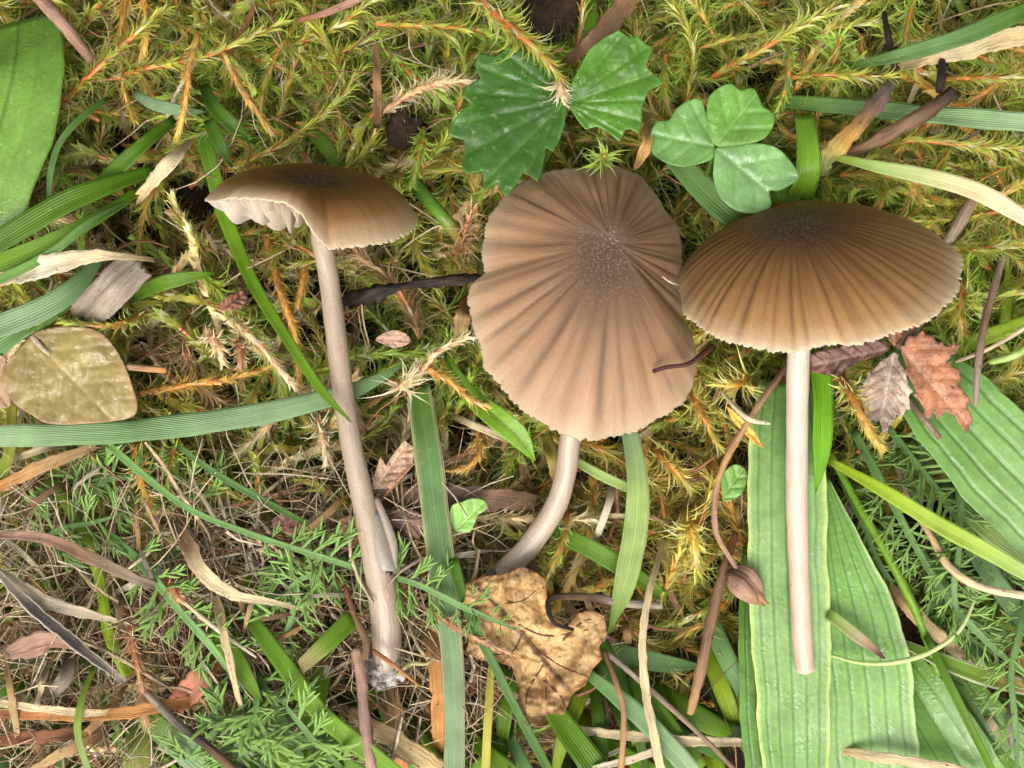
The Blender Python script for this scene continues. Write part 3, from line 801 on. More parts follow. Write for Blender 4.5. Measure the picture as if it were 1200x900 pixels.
# ------------------------------------------------------------------ mushrooms
def build_cap(parent, pos, axis, nth, nr, nstria, stria_amp, colfn, thick=1.1, gill_depth=2.6, gills=44, single_gills=False, stria_from=.3, gill_fn=None):
    """pos(t, th) -> mm, t 0 at the disc .. 1 at the rim. Cap is a closed shell; gills hang under it along -axis."""
    t = np.r_[np.linspace(0.02, .9, nr - 6), np.linspace(.915, 1, 6)]
    th = np.arange(nth) / nth * 2 * np.pi
    TT, TH = np.meshgrid(t, th, indexing='ij')
    jitter = wob(np.cos(TH) * 5, np.sin(TH) * 5, 4.0) * 2.2 + wob(np.cos(TH) * 13, np.sin(TH) * 13, 7.0) * .9 + .5 * wob(TT * 3, TH * 2, 3.0)
    ph = TH * nstria + jitter
    power = np.clip(.7 + .5 * wob(np.cos(TH) * 17, np.sin(TH) * 17, 1), .3, 1.15)
    start = stria_from + .16 * wob(np.cos(TH) * 21, np.sin(TH) * 21, 5)
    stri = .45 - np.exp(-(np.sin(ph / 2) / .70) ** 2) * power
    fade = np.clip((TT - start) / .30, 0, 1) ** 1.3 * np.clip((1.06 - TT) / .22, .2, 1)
    top = pos(TT, TH) + np.asarray(axis) * (stria_amp * stri * fade)[..., None]
    rag = .5 * wob(np.cos(TH) * 40, np.sin(TH) * 40, 2) + .5 * wob(np.cos(TH) * 90, np.sin(TH) * 90, 6)
    top = top + (top - pos(TT * .97, TH)) * (rag * np.clip((TT - .955) / .045, 0, 1) * .55)[..., None]      # finely ragged margin
    tk = thick * (1 - TT ** 2.2)[..., None] + 0.12
    bot = top - np.asarray(axis) * tk
    apex = pos(np.zeros((1, 1)), np.zeros((1, 1))).reshape(1, 3)
    V = np.concatenate([apex, top.reshape(-1, 3), apex - np.asarray(axis) * (thick + .16), bot.reshape(-1, 3)])
    j = np.arange(nth); jn = (j + 1) % nth
    T = np.stack([np.zeros(nth, int), 1 + j, 1 + jn], -1)
    Q = np.concatenate([np.stack([1 + r * nth + j, 1 + (r + 1) * nth + j, 1 + (r + 1) * nth + jn, 1 + r * nth + jn], -1) for r in range(nr - 1)])
    nv = 1 + nr * nth
    a = 1 + (nr - 1) * nth
    Qr = np.stack([a + j, a + nv + j, a + nv + jn, a + jn], -1)
    C = colfn(TT, TH, stri * fade).reshape(-1, 3)
    C = np.r_[colfn(np.zeros((1, 1)), np.zeros((1, 1)), np.zeros((1, 1))).reshape(1, 3), C]
    Cb = np.tile([.50, .40, .31], (nv, 1))
    lp = np.stack([np.cos(TH), np.sin(TH), TT], -1).reshape(-1, 3)
    lp = np.r_[[[0, 0, 0]], lp]
    me = mesh_data("cap", V, np.r_[Q, Q[:, ::-1] + nv, Qr], np.r_[T, T[:, ::-1] + nv], col=np.r_[C, Cb], lp=np.r_[lp, lp], mat="mushroom_cap")
    cap = place("cap", me, None, parent)
    # gills
    parts = []
    ns = 12
    for g in range(gills):
        a0 = (g + rng.uniform(-.2, .2)) / gills * 2 * np.pi
        ts = np.linspace(.12 if g % 2 == 0 else .5, .985, ns)
        P = pos(ts[:, None], np.full((ns, 1), a0))[:, 0] - np.asarray(axis) * ((thick * (1 - ts ** 2.2) + 0.1)[:, None])
        q = (ts - ts[0]) / (ts[-1] - ts[0])
        dep = gill_depth * (gill_fn(math.degrees(a0)) if gill_fn else 1) * rng.uniform(.55, 1.2) * (np.sin(np.pi * np.clip(q, 0, 1) ** .75) ** .6 * .9 + .06) * (1 + .12 * np.sin(q * 9 + g))
        Lw = P - np.asarray(axis) * dep[:, None]
        side = unit(np.cross(P[-1] - P[0], axis)) * 0.06
        swing = side * rng.uniform(-3.5, 3.5)
        V = np.concatenate([P + side, P - side, Lw - side * .5 + swing, Lw + side * .5 + swing])
        i = np.arange(ns - 1)
        Qg = np.concatenate([np.stack([i, i + 1, i + 1 + 3 * ns, i + 3 * ns], -1), np.stack([i + ns, i + 2 * ns, i + 1 + 2 * ns, i + 1 + ns], -1),
                             np.stack([i + 2 * ns, i + 3 * ns, i + 1 + 3 * ns, i + 1 + 2 * ns], -1)])
        parts.append((V, Qg))
    gc = np.array([.52, .41, .31])
    if single_gills:
        for V, Qg in parts:
            place("gill", mesh_data("gill", V, Qg, col=np.tile(gc * rng.uniform(.9, 1.1), (len(V), 1)), mat="mushroom_gill"), None, parent)
    else:
        off = 0; Vs, Qs = [], []
        for V, Qg in parts:
            Vs.append(V); Qs.append(Qg + off); off += len(V)
        Vs = np.concatenate(Vs)
        tag(place("gill_layer", mesh_data("gill_layer", Vs, np.concatenate(Qs), col=np.tile(gc, (len(Vs), 1)), mat="mushroom_gill"), None, parent), kind="stuff")
    return cap

def table(th_deg, xs, ys):
    return np.interp(np.mod(th_deg, 360), xs, ys, period=360)

def disc_cap(center, Rpx, d, tilt, hpx, prof=1.9, rim_off=None, rim_rad=None, dip=0.0, dip_r=.2, low=0.0, skew=0.0):
    c = W(*center); k = SC * (HC - center[2]) / HC
    d = unit(np.array(d, float)); ta = math.radians(tilt)
    n = np.array([math.sin(ta) * d[0], math.sin(ta) * d[1], math.cos(ta)])
    e1 = np.array([d[1], -d[0], 0.0])
    e2 = np.array([-math.cos(ta) * d[0], -math.cos(ta) * d[1], math.sin(ta)])
    R, H = Rpx * k, hpx * k
    def pos(t, th):
        deg = np.degrees(th)
        rr = R * (1 + ((rim_rad(deg) - 1) * t ** 3 if rim_rad else 0))
        z = H * (1 - t ** prof) - dip * np.exp(-(t / dip_r) ** 2) + low * t ** 2 * wob(np.cos(th) * 1.6, np.sin(th) * 1.6, 2.2)
        if rim_off: z = z + rim_off(deg) * k * t ** 2.4
        return c + (e1 * (np.cos(th) * t * rr + skew * k * (1 - t ** 2))[..., None]) + e2 * (np.sin(th) * t * rr)[..., None] + n * z[..., None]
    return pos, n, R

def cap_colour(stops, dark=.16):
    xs = [s[0] for s in stops]; cs = np.array([s[1] for s in stops])
    def f(t, th, stri):
        tt = t + .03 * wob(np.cos(th) * 4, np.sin(th) * 4, 6)
        c = np.stack([np.interp(tt, xs, cs[:, i]) for i in range(3)], -1)
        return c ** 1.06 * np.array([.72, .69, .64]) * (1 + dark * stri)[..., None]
    return f

def build_stem(parent, pts, w, cols, ns=22, seed=1.0, flat=.92, seg=None, rough=.03):
    P0 = px2mm(pts)
    r = np.array(w, float) * SC * (HC - np.array([p[2] for p in pts])) / HC / 2
    V, Q, T, C, lp = tube_arrays(P0, r, cols, ns=ns, rough=rough, seed=seed, seg=seg or 90, flat=flat)
    return place("stem", mesh_data("stem", V, Q, T, col=C, lp=lp, mat="mushroom_stem"), None, parent)

def crumb(name, parent, c, r, seed, squash=(1, 1, 1), mat="soil_crumb"):
    n, m = 12, 16
    a = np.linspace(0, np.pi, n); b = np.arange(m) / m * 2 * np.pi
    A, B = np.meshgrid(a, b, indexing='ij')
    D = np.stack([np.sin(A) * np.cos(B), np.sin(A) * np.sin(B), np.cos(A)], -1)
    rr = r * (1 + .28 * wob(D[..., 0] * 3, D[..., 1] * 3 + D[..., 2] * 2, seed) + .16 * wob(D[..., 0] * 8, D[..., 2] * 8 + D[..., 1] * 5, seed + 3))
    V = (D * rr[..., None] * np.array(squash)).reshape(-1, 3) + c
    i = np.arange(n - 1)[:, None] * m; j = np.arange(m)[None]
    Q = np.stack([i + j, i + m + j, i + m + (j + 1) % m, i + (j + 1) % m], -1).reshape(-1, 4)
    return place(name, mesh_data(name, V, Q, mat=mat), c, parent)

# --- the one lying on its side with the raised brim, gills showing
m1 = thing("mushroom", "slim brown mushroom lying on its side with whitish gills showing under a torn brim", "mushroom", W(452, 785, 8), "picked brown mushrooms")
off1 = lambda g: table(g, [0, 60, 72, 79, 88, 95, 110, 130, 150, 170, 185, 215, 250, 300, 330], [0, -3, -4, 9, 36, 45, 45, 38, 22, 14, 12, 4, 3, 0, 2])
rad1 = lambda g: table(g, [0, 20, 78, 84, 90, 150, 165, 172, 178, 186, 290, 305, 312, 320, 328, 360], [1, 1, 1.0, .97, .98, 1.0, 1.02, .985, 1.0, 1.02, 1.0, 1.0, .90, .95, 1.0, 1])
pos1, n1, R1 = disc_cap((367, 250, 11), 122, (.09, .995), 67, 43, prof=4.6, rim_off=off1, rim_rad=rad1, dip=.75, dip_r=.20, low=.25)
build_cap(m1, pos1, n1, 420, 40, 40, .035,
          cap_colour([(0, (.060, .036, .025)), (.18, (.070, .032, .014)), (.35, (.115, .055, .018)), (.6, (.185, .093, .028)), (.82, (.29, .16, .060)), (.95, (.47, .34, .21)), (1, (.60, .47, .33))], .10),
          gill_depth=3.1, gills=84, single_gills=True, gill_fn=lambda g: table(g, [0, 60, 84, 92, 150, 185, 200, 360], [.35, .35, .55, 1.1, 1.0, .6, .35, .35]))
build_stem(m1, [(374, 246, 10.5), (378, 285, 10.5), (386, 330, 10), (397, 420, 9.5), (408, 500, 9.5), (424, 580, 9.2), (440, 650, 9), (451, 715, 8.6), (453, 760, 8.3), (450, 785, 8)],
           [25, 25, 24, 25, 25, 27, 33, 36, 34, 26], [(.36, .275, .20), (.30, .225, .16), (.29, .215, .152), (.33, .25, .18), (.34, .26, .182), (.27, .21, .155)], seed=2.0)
# split outer skin hanging round the lower stem
ribbon("stem_skin", None, None, [(434, 600, 9.9), (443, 636, 10.3), (449, 660, 10.4), (450, 674, 10.2)], [16, 27, 27, 24], [(.29, .225, .17), (.34, .27, .205)], mat="mushroom_stem", parent=m1, fold=0, curl=.7, na=11, th=.15, jag1=.5)
ribbon("stem_skin", None, None, [(440, 585, 9.6), (457, 632, 9.9), (464, 672, 9.6)], [8, 12, 5], [(.29, .225, .17), (.34, .27, .205)], mat="mushroom_stem", parent=m1, fold=0, curl=.8, na=7, th=.15)
base1 = crumb("soil_clump", m1, W(447, 784, 7.6), 1.75, 1.0, (1.0, 1.05, .85))
for q, (x, y, r) in enumerate([(436, 792, .7), (458, 797, .65), (470, 790, .6), (445, 803, .55), (464, 778, .5)]):
    crumb("soil_crumb", m1, W(x, y, 7.8 + .2 * q % 3), r, q + 2.0)

# --- the middle one, face up
m2 = thing("mushroom", "mushroom with a pleated greyish-brown cap turned face up, its bent stem showing below", "mushroom", W(590, 668, 7), "picked brown mushrooms")
OUT2 = np.array([(700, 196), (728, 197), (748, 204), (764, 222), (778, 245), (794, 264), (799, 300), (797, 340), (800, 372), (812, 395), (817, 420), (813, 450), (800, 474), (780, 488), (762, 496), (738, 508),
                 (715, 513), (690, 515), (668, 511), (645, 503), (622, 487), (600, 468), (582, 446), (566, 428), (561, 402), (554, 378), (548, 350), (552, 334), (569, 320), (565, 298), (568, 268), (578, 246), (596, 226), (622, 208), (655, 199), (680, 197)], float)
AP2 = np.array([718, 284.0])
ang2 = np.degrees(np.arctan2(-(OUT2[:, 1] - AP2[1]), OUT2[:, 0] - AP2[0])) % 360
order = np.argsort(ang2)
rad2 = np.hypot(*(OUT2 - AP2).T)
def pos2(t, th):
    deg = np.degrees(th) % 360
    r = np.interp(deg, ang2[order], rad2[order], period=360) * (1 + .009 * t ** 4 * wob(np.cos(th) * 11, np.sin(th) * 11, 4))
    zr = table(deg, [0, 30, 60, 90, 120, 150, 180, 210, 240, 270, 300, 330], [6.5, 6.8, 7.2, 8.2, 9.0, 10.5, 12.5, 14.2, 15.0, 14.6, 12.5, 8.5])
    zr = zr + .35 * wob(np.cos(th) * 6, np.sin(th) * 6, 3) + .7 * np.sin(np.radians(deg) * 9 + 1) * np.clip(np.sin(np.radians(deg)), .15, 1)
    za = 17.2
    z = zr + (za - zr) * (1 - t ** 2.0) + .5 * np.sin(np.pi * t) * (1 - .0 * t)
    z = z - .5 * np.exp(-(t / .22) ** 2) + .45 * t * wob(np.cos(th) * 3 + t * 2, np.sin(th) * 3, 8)
    hump = np.exp(-((deg - 105) / 13) ** 2 - ((t - .78) / .2) ** 2) * 1.3 + np.exp(-((deg - 145) / 14) ** 2 - ((t - .65) / .25) ** 2) * .8
    z = z + hump
    px = AP2[0] + np.cos(th) * r * t; py = AP2[1] - np.sin(th) * r * t
    k = SC * (HC - z) / HC
    return np.stack([(px - 600) * k, -(py - 450) * k, z], -1)
n2 = unit(np.array([.2, .33, .92]))
build_cap(m2, pos2, n2, 620, 46, 38, .12,
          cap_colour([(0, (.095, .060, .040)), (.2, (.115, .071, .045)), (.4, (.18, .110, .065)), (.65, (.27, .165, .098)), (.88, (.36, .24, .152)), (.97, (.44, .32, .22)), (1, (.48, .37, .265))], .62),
          gill_depth=2.2, gills=40, stria_from=.22, thick=.8)
build_stem(m2, [(700, 380, 13), (676, 470, 11), (668, 515, 10), (663, 555, 9), (650, 595, 8.3), (622, 638, 7.6), (600, 660, 7.2), (585, 671, 7)], [26, 26, 25, 25, 26, 27, 26, 20],
           [(.30, .23, .17), (.32, .25, .18), (.33, .255, .185), (.36, .28, .205), (.42, .335, .25)], seed=5.0)
crumb("soil_crumb", m2, W(578, 672, 6.8), .6, 9.0)

# --- the domed one with the long straight stem
m3 = thing("mushroom", "mushroom with a domed fine-lined brown cap and long cream stem lying on plantain", "mushroom", W(943, 785, 9.5), "picked brown mushrooms")
rad3 = lambda g: 1 + .012 * np.sin(np.radians(g) * 7 + 1) + .008 * np.sin(np.radians(g) * 13) + table(g, [0, 60, 85, 96, 100, 106, 115, 128, 150, 180, 360], [0, 0, -.01, -.035, -.06, -.035, .02, .035, .02, 0, 0])
pos3, n3, R3 = disc_cap((957, 321, 14), 163, (-.19, .98), 57, 72, prof=2.1, rim_rad=rad3, low=.5, skew=-20)
build_cap(m3, pos3, n3, 620, 44, 50, .08,
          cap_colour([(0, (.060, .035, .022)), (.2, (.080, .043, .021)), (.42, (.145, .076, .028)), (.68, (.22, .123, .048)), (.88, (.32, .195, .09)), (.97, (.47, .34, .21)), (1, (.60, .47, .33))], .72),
          gill_depth=2.6, gills=44, stria_from=.2, thick=1.0)
build_stem(m3, [(957, 325, 13.5), (942, 370, 12), (936, 410, 11), (934, 500, 10.2), (934, 600, 10), (937, 680, 9.8), (940, 745, 9.6), (944, 786, 9.5)], [27, 27, 27, 26, 26, 24, 24, 23],
           [(.48, .41, .32), (.50, .43, .34), (.50, .42, .335), (.50, .41, .32), (.49, .375, .285), (.48, .35, .26)], seed=8.0)

# ------------------------------------------------------------------ plants laid out as the photograph shows them
G = dict(bright=(.14, .265, .016), fan=(.070, .155, .006), lime=(.28, .40, .025), mid=(.085, .18, .018), deep=(.05, .12, .012), blue=(.14, .255, .085), bluelt=(.24, .35, .175),
         pale=(.36, .48, .15), plantain=(.135, .27, .062), plantlt=(.205, .34, .115), straw=(.50, .36, .17), cream=(.66, .53, .31), tan=(.42, .24, .10),
         orange=(.48, .22, .07), brown=(.20, .115, .060), dark=(.022, .014, .010), pink=(.38, .23, .16), grey=(.33, .27, .205), red=(.33, .09, .05), mauve=(.20, .125, .095),
         ochre=(.48, .28, .095), rust=(.30, .115, .050), yellow=(.52, .46, .10), whitish=(.70, .61, .44), olive=(.34, .32, .10))
def C(*names):
    return [G[n] if isinstance(n, str) else n for n in names]

PV = (-.72, -.38, 0, .38, .72)
BLADES = [  # name, label, category, points (px, px, mm), widths px, colours, options
    # upper corner with the broad smooth leaf
    ("plantain_leaf", "broad smooth light green leaf above the fan of grass blades", "leaf", [(32, 22, 5), (28, 80, 10), (12, 150, 11), (-14, 220, 11), (-45, 300, 10)], [84, 92, 102, 100, 92], [(.10, .21, .025), (.125, .24, .036), (.135, .25, .04)], dict(na=25, fold=.06, veins=(-.3, .25), vd=.05, mat="broad_leaf", curl=.1)),
    ("grass_leaf", "thin arched dark green blade beside the broad smooth leaf", "grass blade", [(128, 115, 8), (98, 136, 10), (72, 165, 11), (60, 200, 11.5), (57, 238, 11)], [6, 8, 8, 7, 5], C("mid", "blue"), dict(fold=.5)),
    ("small_leaf", "small pointed blue-green leaf under the hanging ochre moss strand", "leaf", [(156, 108, 7), (180, 122, 9), (212, 129, 9.5), (241, 131, 9)], [8, 14, 13, 2], C("bluelt"), dict(fold=-.15)),
    ("grass_leaf", "bright green blade rising from the fan toward the small pointed leaf", "grass blade", [(110, 228, 9), (140, 196, 11), (170, 168, 11.5), (205, 140, 9)], [20, 21, 19, 12], C("fan"), {}),
    ("grass_leaf", "widest bright green blade of the fan beneath the broad leaf", "grass blade", [(180, 200, 10), (120, 220, 12.5), (60, 246, 13), (-12, 290, 12)], [14, 24, 28, 26], C("fan", "fan", "fan"), dict(fold=.18)),
    ("grass_leaf", "lower blade of the fan, edge-on and yellow-green", "grass blade", [(165, 222, 9), (110, 258, 11.5), (50, 288, 12), (-12, 312, 11)], [12, 16, 20, 22], C("fan", "bright"), dict(fold=.3)),
    ("grass_leaf", "slender pale green blade along the fan's lower side", "grass blade", [(160, 232, 9), (105, 262, 13), (55, 300, 13.4), (-10, 332, 12)], [6, 10, 11, 10], [(.11, .22, .05), (.14, .26, .06)], dict(fold=.4)),
    ("leaf_sheath", "limp beige leaf sheath with a split end above the fan of blades", "dead leaf", [(224, 163, 10), (205, 186, 12), (182, 210, 12), (158, 236, 11)], [10, 19, 17, 9], C("straw", "cream", "straw"), dict(mat="dry_plant", jag1=1.0, fold=.3)),
    ("grass_leaf", "long bright blade running under a cap and across its stem", "grass blade", [(232, 125, 3), (240, 165, 4), (255, 222, 4), (272, 275, 5), (300, 338, 8), (335, 395, 10.5), (375, 455, 12), (411, 494, 12)], [16, 18, 19, 18, 15, 13, 11, 2], C("deep", "bright", "bright", "bright"), {}),
    ("grass_leaf", "dark glossy blade curled in the tuft above the mushroom with torn brim", "grass blade", [(238, 100, 4), (252, 128, 6), (275, 150, 6), (300, 168, 4)], [10, 17, 17, 4], C("deep", "mid"), dict(fold=.5)),
    ("grass_leaf", "dark narrow blade hanging in the tuft above the mushroom with torn brim", "grass blade", [(246, 140, 6), (256, 165, 7), (272, 196, 6)], [14, 16, 3], C("mid", "deep"), dict(fold=.5)),
    ("grass_leaf", "dull green blade end poking out behind the torn-brimmed cap", "grass blade", [(350, 140, 0), (378, 168, 2), (400, 198, 2)], [15, 16, 15], C("mid", "bright"), {}),
    ("spotted_leaf", "bleached dead leaf with black specks above the wet oval leaf", "dead leaf", [(2, 328, 11), (45, 316, 13), (90, 303, 13), (135, 300, 12.5), (182, 305, 11)], [16, 26, 20, 9, 5], C("cream", "whitish", "cream", "straw"), dict(mat="dry_plant", fold=.3)),
    ("dead_strap", "flat grey-brown dead strap under the spotted bleached leaf", "dead leaf", [(163, 309, 11.2), (130, 340, 10), (95, 375, 11)], [44, 44, 44], C("grey", (.30, .24, .17)), dict(mat="dry_plant", fold=.1, jag0=.5, na=11, ragged=.04, veins=(0.2,), vd=.1)),
    ("grass_leaf", "blue-green blade between the spotted dead leaf and the wet oval leaf", "grass blade", [(118, 302, 9), (85, 340, 11.5), (45, 364, 12), (-12, 388, 11.5)], [10, 24, 28, 28], C("blue", "bluelt"), dict(fold=.2)),
    ("grass_leaf", "darker blade beneath the blue-green one by the wet oval leaf", "grass blade", [(85, 345, 8), (50, 368, 9.5), (-12, 408, 9)], [22, 30, 30], C("mid", "blue"), {}),
    ("grass_leaf", "short pointed blade at the end of the grey-brown dead strap", "grass blade", [(150, 350, 5), (185, 334, 7.5), (220, 325, 8), (253, 320, 7.5)], [14, 18, 15, 2], C("mid", "bright"), {}),
    ("grass_leaf", "long level blue-green blade with fine lines passing under the slim stem", "grass blade", [(-12, 512, 9.5), (80, 509, 10), (180, 502, 10), (280, 489, 9.4), (350, 475, 8.2), (420, 455, 7.2), (478, 424, 7)], [26, 27, 28, 27, 24, 18, 3], C("bluelt", "blue", "bluelt", "blue"), dict(fold=-.1, nv=13)),
    ("straw", "flat tan straw just below the long level blade", "straw", [(-5, 573, 7.5), (50, 546, 8.5), (115, 521, 8)], [12, 15, 10], C("orange", "straw"), dict(mat="dry_plant")),
    ("straw", "thin cream straw tucked beneath the long level blade", "straw", [(10, 540, 6.5), (45, 528, 7.5), (85, 518, 7)], [6, 9, 6], C("cream"), dict(mat="dry_plant")),
    ("grass_leaf", "green stem end at the edge below the long level blade", "grass blade", [(14, 470, 6), (12, 530, 7), (-6, 575, 7)], [12, 14, 14], C("yellow", "bright"), dict(fold=.5)),
    ("grass_leaf", "thin straight dark blade slanting toward the slim stem's lower half", "grass blade", [(208, 522, 8), (262, 560, 9), (330, 598, 9), (412, 642, 8)], [5, 8, 8, 5], C("blue", "mid"), dict(fold=.5)),
    ("grass_leaf", "yellow-green stem half buried under crossing dead stems", "grass blade", [(58, 560, 5), (95, 625, 6.5), (116, 680, 7), (128, 745, 7.5), (150, 792, 7)], [12, 13, 13, 14, 14], C("mid", "lime", "lime"), dict(fold=-.5)),
    # dead litter, lower corner
    ("dead_stalk", "long brown withered leaf stretching level above the dark streaked stem", "dead leaf", [(-8, 628, 8.5), (50, 630, 10), (110, 655, 10.5), (160, 678, 10.5), (196, 692, 9.5)], [9, 12, 16, 12, 8], C("pink", "brown", "grey"), dict(mat="dry_plant", fold=.4)),
    ("dead_stalk", "pale tapering dead leaf lying against the dark streaked stem", "dead leaf", [(-6, 668, 9), (50, 702, 10.5), (100, 718, 10.5), (152, 732, 10)], [14, 16, 13, 3], C("cream", "grey", "cream"), dict(mat="dry_plant", fold=.3)),
    ("streaked_stalk", "flattened grey stem with a black streak in the dry litter", "dead stem", [(-8, 664, 9.5), (30, 703, 11), (80, 747, 11.2), (146, 799, 10.5)], [8, 13, 14, 7], [(.25, .20, .15), (.05, .04, .032), (.04, .032, .028), (.28, .24, .19)], dict(mat="dry_plant", fold=.5, edge=(.6, .52, .42))),
    ("dead_sheath", "twisted pale brown sheath ending in a long thread", "dead leaf", [(205, 600, 7), (222, 638, 9), (238, 668, 10), (270, 694, 10.5), (320, 706, 10), (385, 720, 9)], [14, 24, 22, 14, 7, 3], C("brown", "brown", "cream", "cream", "straw"), dict(mat="dry_plant", fold=.4)),
    ("straw", "narrow cream straw hanging below the twisted sheath", "straw", [(252, 695, 10), (264, 745, 11), (275, 800, 11), (289, 856, 10)], [10, 11, 8, 3], C("straw", "cream", "cream"), dict(mat="dry_plant", fold=.4)),
    ("grass_leaf", "bright tapering blade between the cream straw and the feathery leaves", "grass blade", [(235, 710, 7), (268, 760, 9), (290, 795, 9.5), (308, 825, 9)], [14, 22, 18, 3], C("bright", "bright"), {}),
    ("grass_leaf", "long green blade slanting past the soil-crusted stem base", "grass blade", [(292, 722, 8), (330, 775, 10.5), (375, 835, 11), (430, 880, 11), (480, 918, 10)], [16, 21, 22, 22, 20], C("mid", "bright", "bright"), {}),
    ("grass_leaf", "broken green blade with a brown tip beside the soil-crusted stem base", "grass blade", [(415, 722, 9), (385, 752, 10.5), (350, 784, 10.5)], [22, 22, 15], C("bright", "bright", "straw"), dict(jag1=.6)),
    ("grass_leaf", "upright green blade under the broken brown-tipped one", "grass blade", [(385, 740, 5), (375, 800, 7.5), (360, 860, 8), (345, 915, 8)], [18, 22, 22, 20], C("bright", "bright"), {}),
    ("red_leaf", "fibrous reddish dead leaf curled in the litter below the feathery leaves", "dead leaf", [(200, 832, 6), (225, 808, 8.5), (245, 785, 8.5), (252, 765, 7)], [22, 30, 26, 10], C("red", (.42, .17, .10), "red"), dict(mat="dry_plant", fold=.4, na=9, jag1=.8)),
    ("straw", "reddish level straw at the crossing of the dry stems", "straw", [(-8, 835, 7), (60, 838, 8.5), (140, 836, 9), (200, 826, 9), (278, 814, 8)], [12, 13, 15, 14, 10], C("rust", "orange", "orange", "tan"), dict(mat="dry_plant", fold=.3)),
    ("straw", "cream level straw above the reddish one", "straw", [(-8, 822, 8), (60, 832, 9.6), (110, 835, 9.8), (142, 832, 9.6)], [9, 10, 9, 4], C("cream", "cream"), dict(mat="dry_plant")),
    ("straw", "red-brown straw under the reddish level one", "straw", [(-8, 868, 5.5), (60, 862, 7), (130, 855, 7.5)], [14, 15, 10], C("rust", "brown"), dict(mat="dry_plant")),
    ("straw", "tan slanting straw below the crossing of the dry stems", "straw", [(25, 910, 7), (75, 882, 8.5), (125, 856, 8.5)], [10, 12, 8], C("straw", "tan"), dict(mat="dry_plant")),
    ("grass_leaf", "thin curved green blade over the reddish straws", "grass blade", [(110, 780, 8), (95, 825, 10.5), (92, 860, 10.8), (106, 910, 10)], [5, 8, 9, 9], C("lime", "pale"), dict(fold=.4)),
    ("dead_leaf", "small oval pinkish-brown dead leaf beside the streaked stem", "dead leaf", [(5, 768, 8.5), (35, 756, 9.8), (60, 752, 9.8), (86, 757, 9)], [8, 28, 24, 3], C("pink", (.40, .23, .16)), dict(mat="dry_plant", fold=.3)),
    ("dead_strip", "curled mauve-grey strip under the oval pinkish dead leaf", "dead leaf", [(85, 752, 6), (80, 785, 8), (70, 805, 8.5), (48, 822, 8)], [12, 17, 15, 4], C("mauve", "grey"), dict(mat="dry_plant", fold=.4)),
    ("straw", "short upright tan stick below the oval pinkish dead leaf", "straw", [(8, 766, 8), (13, 815, 9.5), (21, 862, 9)], [7, 9, 6], C("tan", "straw"), dict(mat="dry_plant")),
    ("straw", "short upright cream stick beside the curled mauve strip", "straw", [(58, 770, 7), (50, 800, 8.5), (43, 828, 8)], [7, 8, 7], C("cream"), dict(mat="dry_plant")),
    ("grass_leaf", "broad light green blade under the dark twig", "grass blade", [(168, 838, 5), (205, 868, 6.5), (255, 905, 7), (285, 925, 7)], [24, 34, 40, 40], C("bright", "bluelt", "plantlt"), dict(fold=.1)),
    ("grass_leaf", "olive green stump of a blade under the dry stems", "grass blade", [(165, 845, 4), (162, 875, 5.5), (160, 912, 6)], [30, 31, 31], C("mid", "olive"), {}),
    # middle foot of the picture
    ("grass_leaf", "long upright striped blue-green blade with a straw-coloured edge", "grass blade", [(490, 452, 7), (500, 520, 9), (510, 600, 9.5), (521, 690, 9.6), (531, 780, 9.5), (533, 850, 9.4), (532, 915, 9)], [28, 32, 33, 31, 27, 25, 24], C("mid", "blue", "blue", "bluelt", "bluelt"), dict(nv=11, fold=.14, edge=(.42, .40, .20))),
    ("grass_leaf", "thin dark blade crossing over the striped upright one", "grass blade", [(530, 655, 10), (552, 725, 11.5), (585, 790, 12), (618, 855, 12), (650, 915, 11)], [14, 11, 10, 11, 11], C("mid", "blue", "mid"), dict(fold=.5)),
    ("dead_strap", "orange-brown speckled dead strap beside the striped upright blade", "dead leaf", [(505, 722, 7), (513, 780, 8.6), (516, 830, 8.8), (512, 882, 8.5)], [22, 23, 22, 12], C("tan", "orange", "orange"), dict(mat="dry_plant", fold=.15, jag1=.7, na=9)),
    ("grass_leaf", "yellow stalk standing in the grass between striped blade and crumpled leaf", "grass blade", [(576, 775, 7), (572, 840, 8.5), (569, 912, 8)], [8, 10, 10], C("yellow", "yellow"), dict(fold=.4)),
    ("pointed_leaf", "bright pointed green leaf under the middle cap's rim", "leaf", [(520, 415, 5), (550, 462, 8), (585, 492, 9.5), (608, 512, 9.5), (627, 540, 8.5)], [8, 20, 27, 26, 2], C("mid", "bright", "bright"), dict(mat="broad_leaf", fold=.25, na=11, veins=(0,))),
    ("dead_strap", "flat purplish-brown strap of dead wood behind the striped upright blade", "dead leaf", [(405, 588, 4), (480, 586, 6), (560, 585, 6.5), (632, 588, 6)], [28, 34, 30, 20], C("brown", "mauve", "brown"), dict(mat="dry_plant", fold=.05, jag1=.6, na=9)),
    ("grass_leaf", "light green blade with a pale midrib hanging from the middle cap's rim", "grass blade", [(737, 500, 8), (747, 560, 9.5), (745, 620, 10), (732, 685, 10), (713, 742, 9)], [18, 25, 29, 25, 2], C("bluelt", "pale", "pale", "bright"), dict(fold=.2)),
    ("grass_leaf", "dull blade slanting behind the bent stem", "grass blade", [(625, 610, 5), (690, 642, 7), (740, 672, 7), (780, 700, 6)], [16, 22, 22, 12], C("mid", "bright"), {}),
    ("grass_leaf", "narrow pale blade slanting under the middle cap's rim", "grass blade", [(655, 528, 5), (700, 555, 6.5), (755, 580, 6.5)], [9, 12, 10], C("pale", "pale"), {}),
    ("straw", "tan-yellow straw behind the bent stem", "straw", [(640, 510, 6), (648, 540, 7), (655, 585, 7)], [14, 14, 6], C("yellow", "tan"), dict(mat="dry_plant")),
